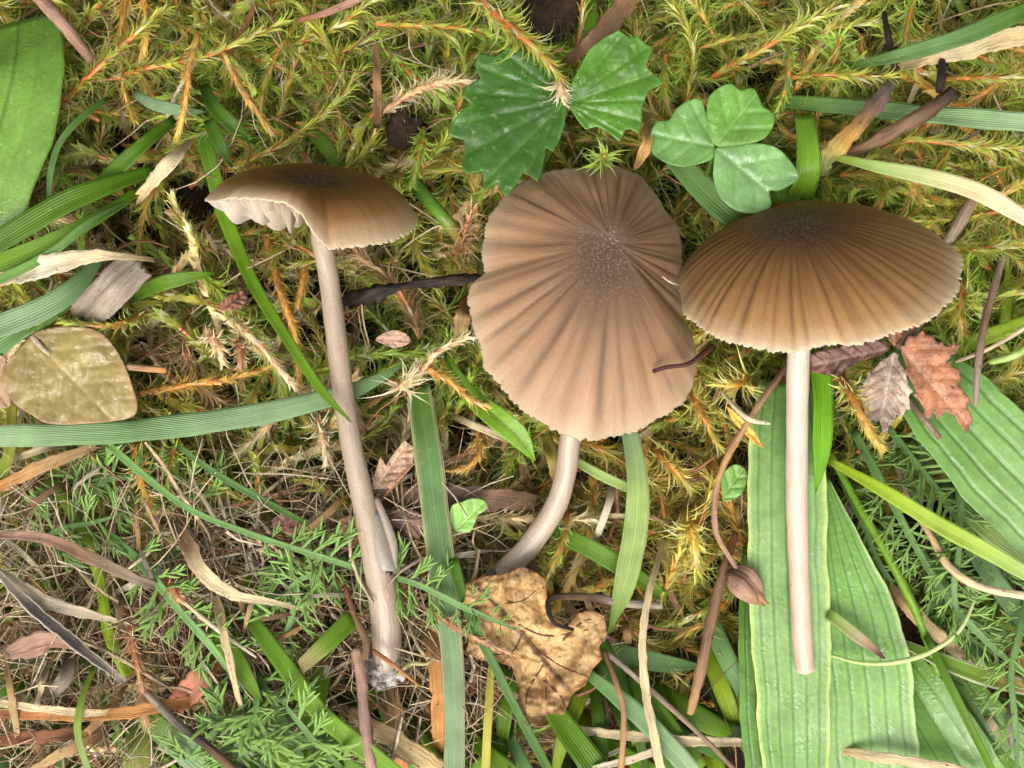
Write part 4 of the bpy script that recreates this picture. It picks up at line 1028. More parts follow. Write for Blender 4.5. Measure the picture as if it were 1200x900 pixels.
    ("straw", "long pale straw curving down between the crumpled leaf and the plantain", "straw", [(778, 632, 8), (762, 690, 10), (753, 750, 10.5), (758, 820, 10.5), (778, 915, 10)], [6, 8, 9, 10, 11], C("straw", "cream", "cream"), dict(mat="dry_plant", fold=.5)),
    ("grass_leaf", "wide green blade at the crumpled leaf's lower edge", "grass blade", [(735, 790, 5), (770, 840, 7), (815, 905, 7.5)], [20, 30, 32], C("mid", "bright"), {}),
    ("grass_leaf", "green blade under the crumpled leaf's lower tip", "grass blade", [(640, 820, 5), (672, 865, 7), (705, 912, 7.5)], [22, 30, 32], C("bright", "mid"), {}),
    ("grass_leaf", "blue-green blade slanting below the crumpled leaf", "grass blade", [(690, 790, 7), (740, 830, 8.5), (790, 880, 9), (815, 910, 9)], [12, 22, 24, 22], C("blue", "bluelt"), {}),
    ("straw", "cream level straw across the grass below the crumpled leaf", "straw", [(660, 852, 6), (740, 862, 7.6), (810, 868, 8), (885, 870, 7)], [9, 12, 12, 10], C("cream", "cream"), dict(mat="dry_plant", fold=.4)),
    ("straw", "cream slanting straw at the picture's foot by the plantain", "straw", [(700, 900, 8), (755, 885, 9.4), (815, 862, 8.6)], [8, 9, 8], C("whitish", "cream"), dict(mat="dry_plant")),
    ("straw", "orange-tan dead blade under the soil-crusted stem base", "straw", [(452, 790, 5), (462, 840, 6.5), (472, 900, 6)], [26, 26, 16], C("straw", "orange"), dict(mat="dry_plant", na=9)),
    ("dead_stalk", "stout straw-coloured stem with black marks under the twig", "dead stem", [(385, 822, 6), (430, 850, 8), (480, 880, 8.6), (530, 915, 8)], [10, 20, 24, 22], C("tan", "straw", "straw"), dict(mat="dry_plant", fold=-.4, na=9)),
    # plantain side
    ("plantain_leaf", "plantain leaf lying under the one that carries the straight stem", "leaf", [(890, 640, 3), (894, 720, 5), (898, 810, 5.5), (905, 912, 5.5)], [40, 58, 64, 64], C("mid", "plantain"), dict(na=61, veins=PV, mat="broad_leaf", fold=.1)),
    ("plantain_leaf", "long ribbed plantain leaf carrying the straight cream stem", "leaf", [(922, 448, 4.5), (922, 520, 7), (922, 620, 8), (926, 740, 8.2), (930, 830, 8.2), (932, 918, 8)], [68, 88, 94, 94, 86, 76], C("plantain", "plantlt", "plantlt", "plantain"), dict(na=61, veins=PV, mat="broad_leaf", fold=.06, edge=(.40, .50, .16), wav=.05)),
    ("grass_leaf", "bright green leaf tip between the cap's rim and the plantain leaves", "grass blade", [(962, 425, 8), (964, 480, 9.6), (963, 530, 10), (956, 577, 9.5)], [24, 25, 21, 2], C((.17, .42, .02), (.19, .42, .025)), dict(fold=.12)),
    ("plantain_leaf", "wet plantain leaf widening from behind the one with the cream stem", "leaf", [(966, 560, 5), (982, 635, 7), (1002, 715, 7.5), (1016, 800, 7.6), (1024, 918, 7)], [10, 52, 92, 106, 110], C("plantain", "plantain", "plantlt"), dict(na=61, veins=PV, mat="broad_leaf", fold=.04, edge=(.36, .48, .20))),
    ("plantain_leaf", "wide plantain leaf with pale ribs under the red-brown dead leaf", "leaf", [(1052, 400, 5), (1100, 462, 8), (1160, 528, 9), (1240, 608, 9)], [50, 98, 120, 124], C("plantain", "plantain", "plantlt"), dict(na=61, veins=PV, mat="broad_leaf", fold=.1, vd=.22)),
    ("plantain_leaf", "dark plantain leaf with a shiny rib at the picture's foot", "leaf", [(1040, 760, 4.5), (1085, 830, 6), (1140, 920, 6)], [40, 74, 84], C("mid", "plantain"), dict(na=49, veins=(-.5, 0, .5), mat="broad_leaf", fold=.3)),
    ("plantain_leaf", "green plantain leaf passing under the feathery stems", "leaf", [(1100, 770, 3.5), (1150, 850, 5), (1215, 920, 5)], [40, 70, 80], C("mid", "mid"), dict(na=49, veins=(-.5, 0, .5), mat="broad_leaf", fold=.15)),
    ("grass_leaf", "lime-yellow blade slanting across the feathery green stems", "grass blade", [(972, 540, 8), (1030, 572, 10.5), (1100, 615, 11.5), (1160, 648, 11.5), (1215, 680, 11)], [8, 15, 20, 19, 15], C("lime", "lime", (.33, .44, .06), "pale"), dict(fold=.25)),
    ("grass_leaf", "green blade with a brownish end below the curled thread", "grass blade", [(1055, 752, 7), (1105, 775, 8.6), (1160, 795, 9), (1215, 808, 8.5)], [8, 18, 21, 18], C("mid", "bright", "tan"), dict(fold=.2, edge=(.6, .62, .4))),
    ("grass_leaf", "pale green blade slanting above the lime-yellow one's end", "grass blade", [(1120, 590, 6), (1160, 625, 8), (1215, 662, 8)], [14, 20, 22], C("pale", "pale"), dict(nv=7)),
    ("grass_leaf", "blue-green blade running under the lime-yellow one", "grass blade", [(1105, 565, 4.5), (1140, 640, 7), (1180, 700, 7.5), (1215, 745, 7)], [14, 22, 23, 20], C("blue", "blue"), {}),
    ("straw", "stout tan straw wedged between wet plantain leaf and feathery stems", "straw", [(1028, 672, 6), (1065, 712, 7.6), (1105, 750, 8), (1155, 785, 7)], [12, 17, 16, 10], C("tan", "straw", "cream"), dict(mat="dry_plant", fold=-.4)),
    ("small_grass_leaf", "short pale blade with a purple tip on the wet plantain leaf", "grass blade", [(970, 718, 8.8), (1000, 742, 9.6), (1020, 757, 9.6), (1037, 772, 9.2)], [14, 15, 11, 2], [(.22, .40, .08), (.40, .44, .16), (.45, .30, .20), (.30, .09, .12)], {}),
    ("straw", "pale level straw across the foot of the plantain leaves", "straw", [(962, 880, 8.6), (1030, 888, 9.3), (1110, 900, 9), (1150, 912, 8)], [10, 13, 12, 10], C("straw", "cream", "cream"), dict(mat="dry_plant", fold=-.4)),
    ("straw", "reddish dead stalk behind the wide plantain leaf's edge", "straw", [(1130, 582, 4), (1165, 600, 6), (1215, 632, 6)], [12, 13, 12], C("pink", "rust"), dict(mat="dry_plant", fold=-.4)),
    ("grass_leaf", "thin upright green stalk near the feathery stems' foot", "grass blade", [(1085, 745, 9), (1112, 800, 10), (1140, 858, 10), (1168, 915, 9)], [9, 10, 10, 9], C("mid", "bright"), dict(fold=.4)),
    # upper right
    ("grass_leaf", "blue-green blade tucked under the three-lobed leaf", "grass blade", [(780, 175, 5), (825, 222, 7), (870, 262, 7), (905, 295, 5)], [24, 31, 32, 24], C("blue", "mid"), {}),
    ("grass_leaf", "broad bright green blade standing behind the domed cap", "grass blade", [(942, 135, 7), (946, 170, 9.5), (946, 205, 9.5), (930, 245, 6)], [22, 25, 31, 30], C((.16, .33, .03), "bright"), dict(fold=.2)),
    ("grass_leaf", "dull green blade beside the broad bright one behind the domed cap", "grass blade", [(940, 205, 6), (918, 232, 7.5), (885, 262, 5)], [26, 30, 26], C("mid", "bright"), {}),
    ("withered_shoot", "shrivelled grass shoot turning from pale green to dark brown", "dead leaf", [(958, 210, 8), (975, 182, 11), (992, 160, 11.5), (1012, 140, 11.5), (1032, 115, 11), (1052, 88, 9)], [22, 22, 21, 18, 20, 9], [(.38, .50, .13), (.45, .50, .16), (.45, .24, .05), (.18, .11, .07), (.20, .15, .12), (.12, .09, .07)], dict(mat="dry_plant", fold=-.5, na=9, jag1=.8)),
    ("grass_leaf", "green blade fading to cream above the domed cap", "grass blade", [(972, 182, 9), (1030, 196, 11), (1090, 208, 11.5), (1150, 227, 11.5), (1212, 262, 10.5)], [6, 15, 19, 21, 18], C("lime", "pale", (.50, .50, .24), "cream", "whitish"), dict(fold=.2)),
    ("grass_leaf", "long narrow green blade slanting to the upper corner", "grass blade", [(995, 78, 8), (1060, 64, 10), (1130, 42, 10.5), (1215, 8, 10)], [8, 17, 20, 21], C("mid", "blue", "mid"), dict(fold=.3)),
    ("straw", "tan wavy straw beneath the long narrow blade", "straw", [(1052, 78, 7), (1095, 66, 8.6), (1135, 58, 9), (1170, 46, 9), (1212, 40, 8.5)], [12, 20, 22, 26, 20], C("straw", "cream", "straw"), dict(mat="dry_plant", fold=.2, na=9)),
    ("grass_leaf", "level blue-green blade passing behind the dark broken twig", "grass blade", [(905, 118, 4), (980, 124, 6), (1060, 132, 7), (1130, 138, 7.5), (1212, 144, 7.5)], [16, 18, 21, 23, 22], C("mid", "blue", "bluelt"), dict(fold=.15)),
    ("wood_strip", "torn brown fibrous strip behind the toothed green leaf", "wood", [(740, -8, 6), (718, 25, 9), (692, 52, 10), (664, 72, 9)], [20, 26, 22, 12], C("tan", "brown", "brown"), dict(mat="dry_plant", fold=.2, na=9, jag1=.8)),
    ("straw", "thin upright brown straw beside the dark soil lump", "straw", [(441, 48, 5), (442, 95, 7), (443, 148, 6)], [8, 10, 9], C("tan", "brown"), dict(mat="dry_plant", fold=.4)),
    ("grass_leaf", "green stem end near the top edge beside the torn fibrous strip", "grass blade", [(692, -8, 2), (693, 20, 4), (692, 42, 4)], [14, 13, 12], C("mid", "bright"), {}),
    ("withered_tip", "folded ochre leaf tip hanging over the middle cap's upper rim", "dead leaf", [(757, 138, 9), (759, 160, 11), (752, 182, 11), (742, 200, 10.5)], [8, 13, 11, 2], C("olive", "ochre", "tan"), dict(mat="dry_plant", fold=.5)),
    ("straw", "tan dry blade end at the middle cap's left rim", "straw", [(548, 350, 5), (543, 372, 7), (538, 395, 6)], [12, 20, 18], C("orange", "straw"), dict(mat="dry_plant", fold=.2)),
]
for nm, lab, cat, pts, w, cols, kw in BLADES:
    ribbon(nm, lab, cat, pts, w, cols, **kw)

TUBES = [
    ("twig", "pinkish-brown twig end sticking in over the broad smooth leaf", "twig", [(30, -18, 9), (70, 24, 13), (107, 70, 12)], [14, 15, 12], C("pink", "pink", "brown"), {}),
    ("grass_stalk", "glossy dark green stem behind the torn-brimmed cap", "stem", [(480, 208, 5), (505, 238, 7), (528, 265, 7), (545, 292, 4)], [17, 17, 16, 12], C("deep", "mid", "rust"), dict(mat="broad_leaf")),
    ("twig", "blackish wet twig pointing at the middle cap", "twig", [(405, 352, 5), (435, 345, 8), (475, 335, 8.5), (525, 329, 8.5), (572, 325, 7)], [12, 19, 8, 12, 8], C("dark", "dark", (.05, .028, .02)), dict(rough=.5, ns=14)),
    ("dead_needle", "short reddish needle beside the wet oval leaf", "twig", [(150, 430, 10), (172, 432, 11), (194, 434, 11)], [8, 8, 7], C("pink", "orange"), {}),
    ("twig", "thin dark twig running from the streaked stem to the bottom edge", "twig", [(172, 812, 9), (205, 845, 10.5), (240, 872, 10.5), (285, 912, 10)], [9, 10, 10, 10], C("grey", "dark", "brown"), {}),
    ("plant_thread", "fine pale thread slanting between feathery leaves and the bright blade", "stem", [(215, 705, 9), (255, 738, 10.5), (300, 770, 9)], [5, 5, 3], C("cream", "whitish"), {}),
    ("twig", "slender reddish twig rising along the soil-crusted stem base", "twig", [(404, 686, 8), (416, 722, 10), (429, 752, 11), (428, 772, 11.5)], [5, 7, 9, 8], C("rust", "brown", "brown"), {}),
    ("twig", "mottled pinkish twig hanging down from the soil-crusted stem base", "twig", [(418, 762, 10), (424, 800, 11), (428, 850, 11), (438, 918, 10.5)], [16, 13, 14, 12], C("pink", "mauve", "pink"), dict(rough=.2)),
    ("rootlet", "thin orange-brown rootlet crossing the soil-crusted stem base", "twig", [(437, 762, 11), (462, 780, 11.5), (492, 804, 10)], [5, 5, 3], C("rust", "orange"), {}),
    ("rootlet", "pale curly rootlet beside the soil-crusted stem base", "twig", [(466, 790, 9), (482, 778, 10), (500, 778, 10), (508, 768, 9)], [4, 5, 4, 3], C("olive", "cream"), {}),
    ("dead_stalk", "dark glossy leaf stalk curling round the crumpled tan leaf's notch", "stem", [(672, 738, 12.5), (650, 730, 13), (642, 712, 12.6), (648, 700, 12), (690, 700, 10), (730, 706, 9), (775, 710, 7)], [4, 5, 6, 7, 10, 11, 9], C("dark", "dark", "brown", "grey", "grey"), {}),
    ("dead_stalk", "thin wavy brown stem hanging below the crumpled tan leaf", "stem", [(708, 762, 8), (722, 800, 10), (731, 838, 10), (727, 912, 9)], [6, 7, 7, 8], C("brown", "tan"), {}),
    ("twig", "dark reddish stick beneath the dry bud", "twig", [(862, 625, 6), (848, 668, 9), (834, 725, 10), (820, 790, 10), (809, 836, 9)], [8, 11, 13, 13, 9], C("rust", "brown", "brown", "tan"), dict(rough=.15)),
    ("rootlet", "long pinkish root looping from the cap's rim to the dry bud", "twig", [(923, 428, 6), (898, 462, 9), (870, 505, 10), (848, 545, 10.4), (838, 585, 10.4), (840, 625, 10), (858, 658, 9.4), (866, 672, 9)], [7, 8, 8, 8, 7, 7, 6, 5], C("pink", "tan", "pink"), dict(rough=.15)),
    ("rootlet", "cream forked rootlet crossing the long pinkish root", "twig", [(845, 458, 8), (862, 478, 10), (880, 492, 11), (902, 496, 10.5)], [4, 6, 6, 4], C("cream", "whitish"), {}),
    ("plant_thread", "dark red thread bent across the middle cap's rim", "stem", [(766, 435, 16.2), (782, 430, 17), (805, 427, 16.4), (822, 416, 14.4), (834, 406, 12)], [5, 5, 5, 7, 7], [(.09, .03, .025), (.13, .045, .035), (.16, .05, .03)], {}),
    ("plant_thread", "fine white hair on the darker side of the middle cap", "stem", [(776, 324, 14.6), (786, 331, 14.2), (796, 334, 13.2)], [1.6, 2, 1.2], C("whitish"), {}),
    ("dead_stalk", "grey-brown dead stalk standing beside the wide plantain leaf", "stem", [(1176, 298, 6), (1164, 340, 9), (1152, 385, 11), (1146, 430, 12), (1143, 476, 12)], [8, 9, 9, 9, 5], C("grey", "brown", "grey"), {}),
    ("plant_thread", "pale thin stalk crossing behind the grey-brown dead stalk", "stem", [(1120, 424, 8), (1160, 408, 10), (1208, 380, 9)], [5, 5, 6], C("cream"), {}),
    ("grass_stalk", "light green stalk above the wide plantain leaf", "stem", [(1160, 424, 8), (1185, 418, 9.5), (1210, 404, 9)], [8, 9, 9], C("pale"), dict(mat="broad_leaf")),
    ("twig", "short grey twig under the red-brown toothed leaf", "twig", [(1066, 468, 8), (1082, 490, 10), (1101, 513, 10)], [8, 8, 6], C("grey", "brown"), {}),
    ("plant_thread", "curled pale green thread lying over the wet plantain leaf", "stem", [(974, 768, 9), (1010, 777, 10), (1050, 776, 10.5), (1090, 764, 10.5), (1125, 738, 10.5), (1146, 694, 9)], [4, 5, 6, 6, 5, 3], C("pale", (.48, .52, .26)), dict(mat="broad_leaf")),
    ("dead_stalk", "beige stalk bending through the feathery stems", "stem", [(1050, 540, 5), (1068, 590, 8), (1092, 630, 9.6), (1112, 664, 10.5), (1150, 688, 11), (1212, 700, 11)], [7, 7, 8, 10, 9, 10], C("grey", "pink", "straw", "cream", "cream"), {}),
    ("twig", "dark broken twig above the cream-fading blade", "twig", [(988, 184, 7), (1030, 163, 9.5), (1075, 138, 11), (1118, 109, 11)], [11, 17, 18, 16], C("brown", "brown", "dark"), dict(rough=.22)),
    ("twig", "short black twig standing above the dark broken twig", "twig", [(1104, 72, 9), (1103, 90, 11), (1100, 108, 10.5)], [9, 10, 8], C("dark"), {}),
    ("twig", "thin black twig hanging near the long narrow blade", "twig", [(1036, 15, 6), (1041, 45, 8), (1049, 82, 7)], [6, 8, 7], C("dark"), {}),
    ("twig", "reddish stick end at the top edge over the moss", "twig", [(350, 24, 6), (385, 14, 9), (425, -4, 9)], [7, 9, 10], C("rust", "pink"), {}),
    ("twig", "grey weathered twig beside the domed cap's upper edge", "twig", [(1110, 285, 3), (1128, 255, 6), (1140, 232, 6)], [14, 16, 14], C("grey", "brown"), dict(rough=.2)),
    ("dead_stalk", "dull red leaf stalk lying behind the torn-brimmed cap's moss", "stem", [(300, 5, 4), (280, 45, 6), (262, 70, 6)], [7, 8, 7], C("rust"), {}),
    ("dead_stalk", "straight dead stem slanting through the grass below the crumpled leaf", "stem", [(712, 765, 7), (770, 815, 8.6), (830, 870, 9), (870, 912, 8)], [7, 7, 6, 6], C("grey", "brown"), {}),
    ("grass_stalk", "smooth green stalk beside the feathery leaf near the wet plantain", "stem", [(972, 530, 4), (1005, 590, 6), (1040, 650, 7.5), (1075, 720, 8), (1100, 790, 8)], [9, 10, 11, 11, 10], C("mid", "bright", "bright"), dict(mat="broad_leaf")),
]
for nm, lab, cat, pts, w, cols, kw in TUBES:
    tube(nm, lab, cat, pts, w, cols, **kw)

# ------------------------------------------------------------------ cut-out leaves
def serrate(O, amp=4.0):
    """Add a small tooth on every longer stretch of a leaf margin."""
    O = np.asarray(O, float); c = O.mean(0); out = []
    for i in range(len(O)):
        p, q = O[i], O[(i + 1) % len(O)]
        out.append(p)
        if np.linalg.norm(q - p) > 8:
            m = (p + q) / 2; dirn = unit(m - c)
            out += [p * .6 + q * .4 + dirn * amp, p * .5 + q * .5 - dirn * .5]
    return out

sl = thing("toothed_leaf", "dark green toothed leaf with two spread leaflets above the middle cap", "leaf", W(663, 122, 12))
patch("leaflet", None, None, [(664, 122), (662, 146), (656, 164), (648, 178), (640, 173), (638, 186), (635, 202), (630, 213), (620, 206), (613, 203), (606, 216), (593, 231), (587, 222), (583, 213), (576, 218), (567, 224), (566, 212), (566, 200), (556, 203), (545, 204), (541, 194), (543, 180), (544, 164), (534, 162), (525, 157), (530, 144), (540, 130), (552, 122), (541, 112), (548, 100), (563, 92), (556, 76), (562, 62), (580, 66), (598, 54), (620, 62), (640, 72), (655, 98)],
      12.5, (664, 118), (575, 205), (.032, .095, .009), center=(603, 135), edge=(.055, .135, .018), vein=(.06, .145, .022), nvein=22, palm=True, corr=.13, fold=.08, crinkle=.16, dens=3600, parent=sl, tilty=-.06)
patch("leaflet", None, None, [(665, 121), (668, 100), (680, 78), (690, 58), (708, 44), (725, 35), (738, 44), (748, 42), (756, 51), (765, 55), (760, 70), (757, 78), (768, 88), (779, 97), (760, 106), (756, 116), (752, 126), (752, 142), (748, 157), (738, 151), (733, 152), (726, 166), (714, 156), (700, 148), (686, 152), (676, 140)],
      12.8, (665, 121), (770, 85), (.055, .145, .012), center=(712, 100), edge=(.08, .185, .025), vein=(.085, .19, .03), nvein=22, palm=True, corr=.12, fold=.08, crinkle=.16, dens=3600, parent=sl, tilty=.05)
tube("leaf_stalk", None, None, [(662, 122, 12.2), (655, 150, 9), (640, 190, 4)], [7, 7, 6], C("rust", "mid"), parent=sl)

tl = thing("three_lobed_leaf", "light green leaf of three rounded leaflets above the domed cap", "leaf", W(838, 172, 11))
patch("leaflet", None, None, [(838, 172), (835, 186), (815, 193), (795, 195), (775, 188), (762, 175), (763, 155), (770, 143), (785, 140), (792, 128), (808, 117), (822, 117), (828, 135), (834, 152)], 11.4, (838, 172), (768, 158), (.11, .235, .055), vein=(.16, .29, .085), nvein=3, corr=.12, fold=.14, smooth_out=True, parent=tl, tiltx=.05)
patch("leaflet", None, None, [(838, 170), (830, 150), (828, 128), (832, 112), (845, 101), (858, 98), (868, 106), (882, 103), (890, 115), (894, 125), (906, 132), (907, 145), (898, 160), (884, 167), (860, 171)], 11.9, (838, 172), (885, 112), (.105, .235, .038), vein=(.15, .29, .065), nvein=3, corr=.14, fold=.16, smooth_out=True, parent=tl)
patch("leaflet", None, None, [(838, 174), (860, 170), (890, 168), (910, 173), (925, 187), (937, 207), (926, 217), (912, 224), (902, 224), (904, 240), (896, 248), (875, 250), (856, 243), (842, 228), (836, 208), (835, 188)], 11.7, (838, 172), (912, 235), (.135, .265, .085), vein=(.19, .32, .12), nvein=3, corr=.12, fold=.12, smooth_out=True, parent=tl, tilty=.04)
tube("leaf_stalk", None, None, [(838, 173, 11.2), (830, 200, 8), (815, 230, 3)], [6, 6, 6], C("mid"), parent=tl)

ol = thing("oval_leaf", "wet yellowish-brown oval leaf lying above the long level blade", "leaf", W(38, 390, 9))
patch("leaf_blade", None, None, [(36, 392), (60, 384), (92, 383), (115, 388), (132, 404), (146, 428), (156, 455), (161, 478), (152, 490), (110, 496), (60, 497), (36, 486), (14, 470), (3, 448), (6, 425), (18, 404)], 10.3, (34, 392), (130, 490), (.24, .185, .065), vein=(.32, .25, .11), edge=(.27, .17, .08), nvein=5, corr=.10, fold=.05, crinkle=.3, th=.1, dens=3000, smooth_out=True, parent=ol)
tube("leaf_stalk", None, None, [(38, 394, 10.2), (46, 404, 10.6), (58, 416, 10.5)], [6, 6, 3], [(.6, .42, .36), (.55, .42, .30)], parent=ol)
patch("oval_leaf", "brownish oval leaf half hidden at the wet oval leaf's edge", "leaf", [(6, 418), (8, 440), (10, 460), (12, 475), (2, 478), (-14, 470), (-24, 445), (-14, 420)], 9.4, (5, 418), (-10, 475), (.36, .24, .13), nvein=3, fold=.1, smooth_out=True)

# crumpled tan dead leaf at the foot of the bent stem
cl = thing("crumpled_leaf", "crumpled tan dead leaf with dark veins under the bent stem's foot", "dead leaf", W(560, 690, 8))
patch("leaf_blade", None, None, [(546, 684), (565, 676), (590, 672), (612, 664), (628, 670), (640, 680), (641, 700), (647, 722), (664, 735), (678, 718), (695, 714), (708, 722), (712, 742), (702, 758), (706, 772), (694, 785), (686, 803), (672, 812), (660, 838), (642, 836), (634, 850), (616, 850), (606, 830), (608, 806), (600, 782), (584, 776), (562, 774), (546, 764), (552, 740), (545, 715)],
      9.8, (560, 685), (660, 800), (.40, .245, .100), center=(622, 752), vein=(.13, .065, .03), edge=(.25, .12, .04), nvein=17, palm=True, corr=.16, fold=.05, crinkle=1.25, dome=-1.6, mat="dry_leaf", parent=cl, sub=8, th=.10, dens=5200)
def leaf_veins(parent, leaf, lines, w, col):
    """Raised veins that follow a leaf's upper face."""
    n = len(leaf.data.vertices); co = np.empty(n * 3, np.float32); leaf.data.vertices.foreach_get("co", co)
    P = (co.reshape(-1, 3) / MM + ORIGIN[leaf.name])[: n // 2]
    for ln in lines:
        pts = []
        for x, y in cr([(x, y, 0) for x, y in ln], 10)[:, :2]:
            q = W(x, y, 10.0)
            h = P[np.argmin(((P[:, :2] - q[:2]) ** 2).sum(1)), 2]
            pts.append((x, y, h + .02))
        tube("vein", None, None, pts, [w, w * .8, w * .5], [col], parent=parent, ns=5, seg=24)
leaf_veins(cl, cl.children[0], [[(560, 690), (600, 728), (636, 775), (640, 832)], [(600, 728), (640, 745), (690, 738)], [(612, 744), (600, 764), (575, 768)], [(624, 758), (660, 782), (688, 792)], [(636, 780), (618, 812), (616, 838)], [(580, 708), (612, 704), (630, 690)], [(640, 800), (656, 815), (662, 828)], [(660, 750), (684, 728), (700, 726)]], 2.4, (.19, .10, .048))

# red-brown toothed dead leaf
dl = thing("dead_toothed_leaf", "red-brown dead leaf of three toothed leaflets under the domed cap's rim", "dead leaf", W(1046, 410, 9))
patch("leaflet", "smooth rusty leaflet", None, serrate([(1056, 412), (1062, 398), (1078, 390), (1090, 392), (1100, 402), (1112, 406), (1129, 402), (1118, 416), (1108, 424), (1122, 432), (1127, 444), (1122, 450), (1132, 462), (1136, 466), (1134, 478), (1140, 490), (1134, 507), (1124, 498), (1118, 486), (1108, 482), (1100, 490), (1094, 484), (1088, 492), (1078, 470), (1068, 448)]),
      12.2, (1056, 410), (1132, 495), (.30, .125, .06), vein=(.36, .19, .10), edge=(.20, .09, .05), nvein=5, corr=.2, fold=.25, crinkle=.3, mat="dry_leaf", parent=dl)
patch("leaflet", "shrunken greyish-pink leaflet", None, serrate([(1048, 412), (1058, 430), (1066, 452), (1066, 472), (1058, 488), (1050, 486), (1042, 500), (1036, 508), (1030, 492), (1020, 494), (1010, 484), (1003, 478), (1006, 460), (1014, 445), (1028, 428)]),
      11.5, (1048, 412), (1030, 500), (.36, .255, .19), vein=(.50, .40, .31), edge=(.40, .30, .24), nvein=7, corr=.3, fold=.15, crinkle=.4, mat="dry_leaf", parent=dl)
patch("leaflet", "crumpled purplish-brown leaflet", None, [(1044, 408), (1034, 416), (1020, 420), (1008, 424), (996, 432), (985, 440), (968, 440), (952, 436), (946, 418), (960, 412), (980, 408), (1000, 400), (1020, 396), (1036, 400)],
      10.5, (1044, 408), (955, 428), (.19, .10, .075), vein=(.30, .19, .14), edge=(.15, .07, .05), nvein=6, corr=.4, fold=.3, crinkle=.5, mat="dry_leaf", parent=dl)
patch("leaflet", "upright rusty base fold", None, [(1048, 406), (1040, 396), (1048, 384), (1060, 372), (1070, 366), (1074, 380), (1070, 396), (1058, 404)], 11.0, (1048, 406), (1070, 368), (.24, .10, .055), nvein=4, fold=.3, corr=.2, crinkle=.3, mat="dry_leaf", parent=dl)
tube("leaf_stalk", None, None, [(1052, 408, 11), (1068, 388, 10.5), (1078, 372, 8), (1070, 350, 4)], [8, 12, 15, 14], C("brown", "grey", "pink"), parent=dl)

# small leaves and scraps
patch("small_leaf", "tiny pale green lobed leaf beside the striped upright blade", "leaf", [(534, 622), (527, 606), (530, 592), (542, 588), (552, 584), (566, 586), (572, 594), (566, 600), (560, 604), (556, 614), (548, 626)], 8.6, (533, 622), (566, 590), (.23, .42, .09), vein=(.35, .52, .2), nvein=3, corr=.1, smooth_out=True)
patch("dead_scale", "pair of pointed papery brown scales beside the striped upright blade", "dead leaf", [(434, 574), (440, 552), (446, 534), (452, 546), (462, 530), (474, 516), (486, 524), (484, 545), (470, 558), (458, 572)], 8.0, (440, 572), (476, 520), (.38, .24, .15), vein=(.50, .36, .25), nvein=6, corr=.2, crinkle=.4, mat="dry_leaf")
patch("dead_scale", "small pink papery scale above the long level blade", "dead leaf", [(440, 398), (450, 390), (465, 387), (478, 393), (480, 402), (462, 408), (446, 406)], 7.6, (440, 398), (480, 400), (.46, .30, .21), vein=(.3, .17, .12), nvein=4, crinkle=.3, mat="dry_plant", smooth_out=True)
patch("dead_scale", "flat reddish scrap under the thin straight dark blade", "dead leaf", [(318, 612), (330, 602), (348, 604), (356, 616), (346, 628), (328, 628)], 6.8, (318, 614), (355, 616), (.36, .15, .12), nvein=3, mat="dry_leaf", smooth_out=True)
patch("dead_scale", "orange-brown scrap beside the slim stem's split skin", "dead leaf", [(398, 612), (410, 604), (424, 612), (428, 628), (414, 640), (400, 634)], 6.5, (398, 614), (424, 632), (.42, .19, .10), nvein=3, crinkle=.3, mat="dry_leaf", smooth_out=True)
patch("round_leaf", "glossy silver-green leaf under the feathery leaves at the bottom edge", "leaf", [(262, 862), (278, 848), (298, 842), (312, 856), (312, 880), (306, 912), (272, 915), (258, 890)], 6.0, (280, 915), (296, 842), (.22, .36, .20), vein=(.34, .48, .3), nvein=3, corr=.15, smooth_out=True)
patch("round_leaf", "green leaf edge showing through the golden moss beside the plantain", "leaf", [(845, 560), (858, 545), (872, 548), (876, 562), (868, 580), (850, 588), (842, 578)], 6.5, (846, 584), (872, 548), (.17, .33, .07), vein=(.25, .4, .13), nvein=3, smooth_out=True)
patch("withered_leaf", "yellow-orange withered leaf tip beside the long pinkish root", "dead leaf", [(850, 474), (860, 482), (872, 492), (885, 506), (896, 526), (884, 520), (870, 506), (858, 492)], 10.0, (850, 474), (896, 526), (.52, .36, .05), edge=(.5, .25, .05), nvein=3, corr=.05, mat="dry_leaf")
patch("bark_scrap", "dull purplish scrap of dead leaf behind the straw by the slim stem", "dead leaf", [(442, 606), (455, 598), (480, 596), (500, 604), (504, 622), (488, 630), (466, 618), (448, 618)], 7.2, (442, 610), (502, 618), (.21, .115, .095), vein=(.33, .2, .16), nvein=7, corr=.3, crinkle=.5, mat="dry_plant")
patch("seed_husk", "split brown seed husk above the stubby moss shoots", "seed", [(258, 362), (262, 350), (274, 345), (284, 340), (290, 348), (284, 360), (272, 366)], 9.5, (260, 362), (286, 344), (.24, .10, .06), vein=(.08, .03, .02), nvein=4, corr=.3, crinkle=.4, mat="dry_leaf", smooth_out=True, dome=.5)
for lab, x, y, r, s in (("dark crumbly soil lump beside the upright brown straw", 475, 152, 2.0, 3), ("dark soil lump above the toothed green leaf", 640, 22, 2.6, 5), ("clump of brown soil in the shade beside the toothed leaf", 655, 8, 2.2, 8)):
    tag(crumb("soil_lump", None, W(x, y, 3.5), r, s, (1.1, 1, .7), mat="humus"), lab, "soil")

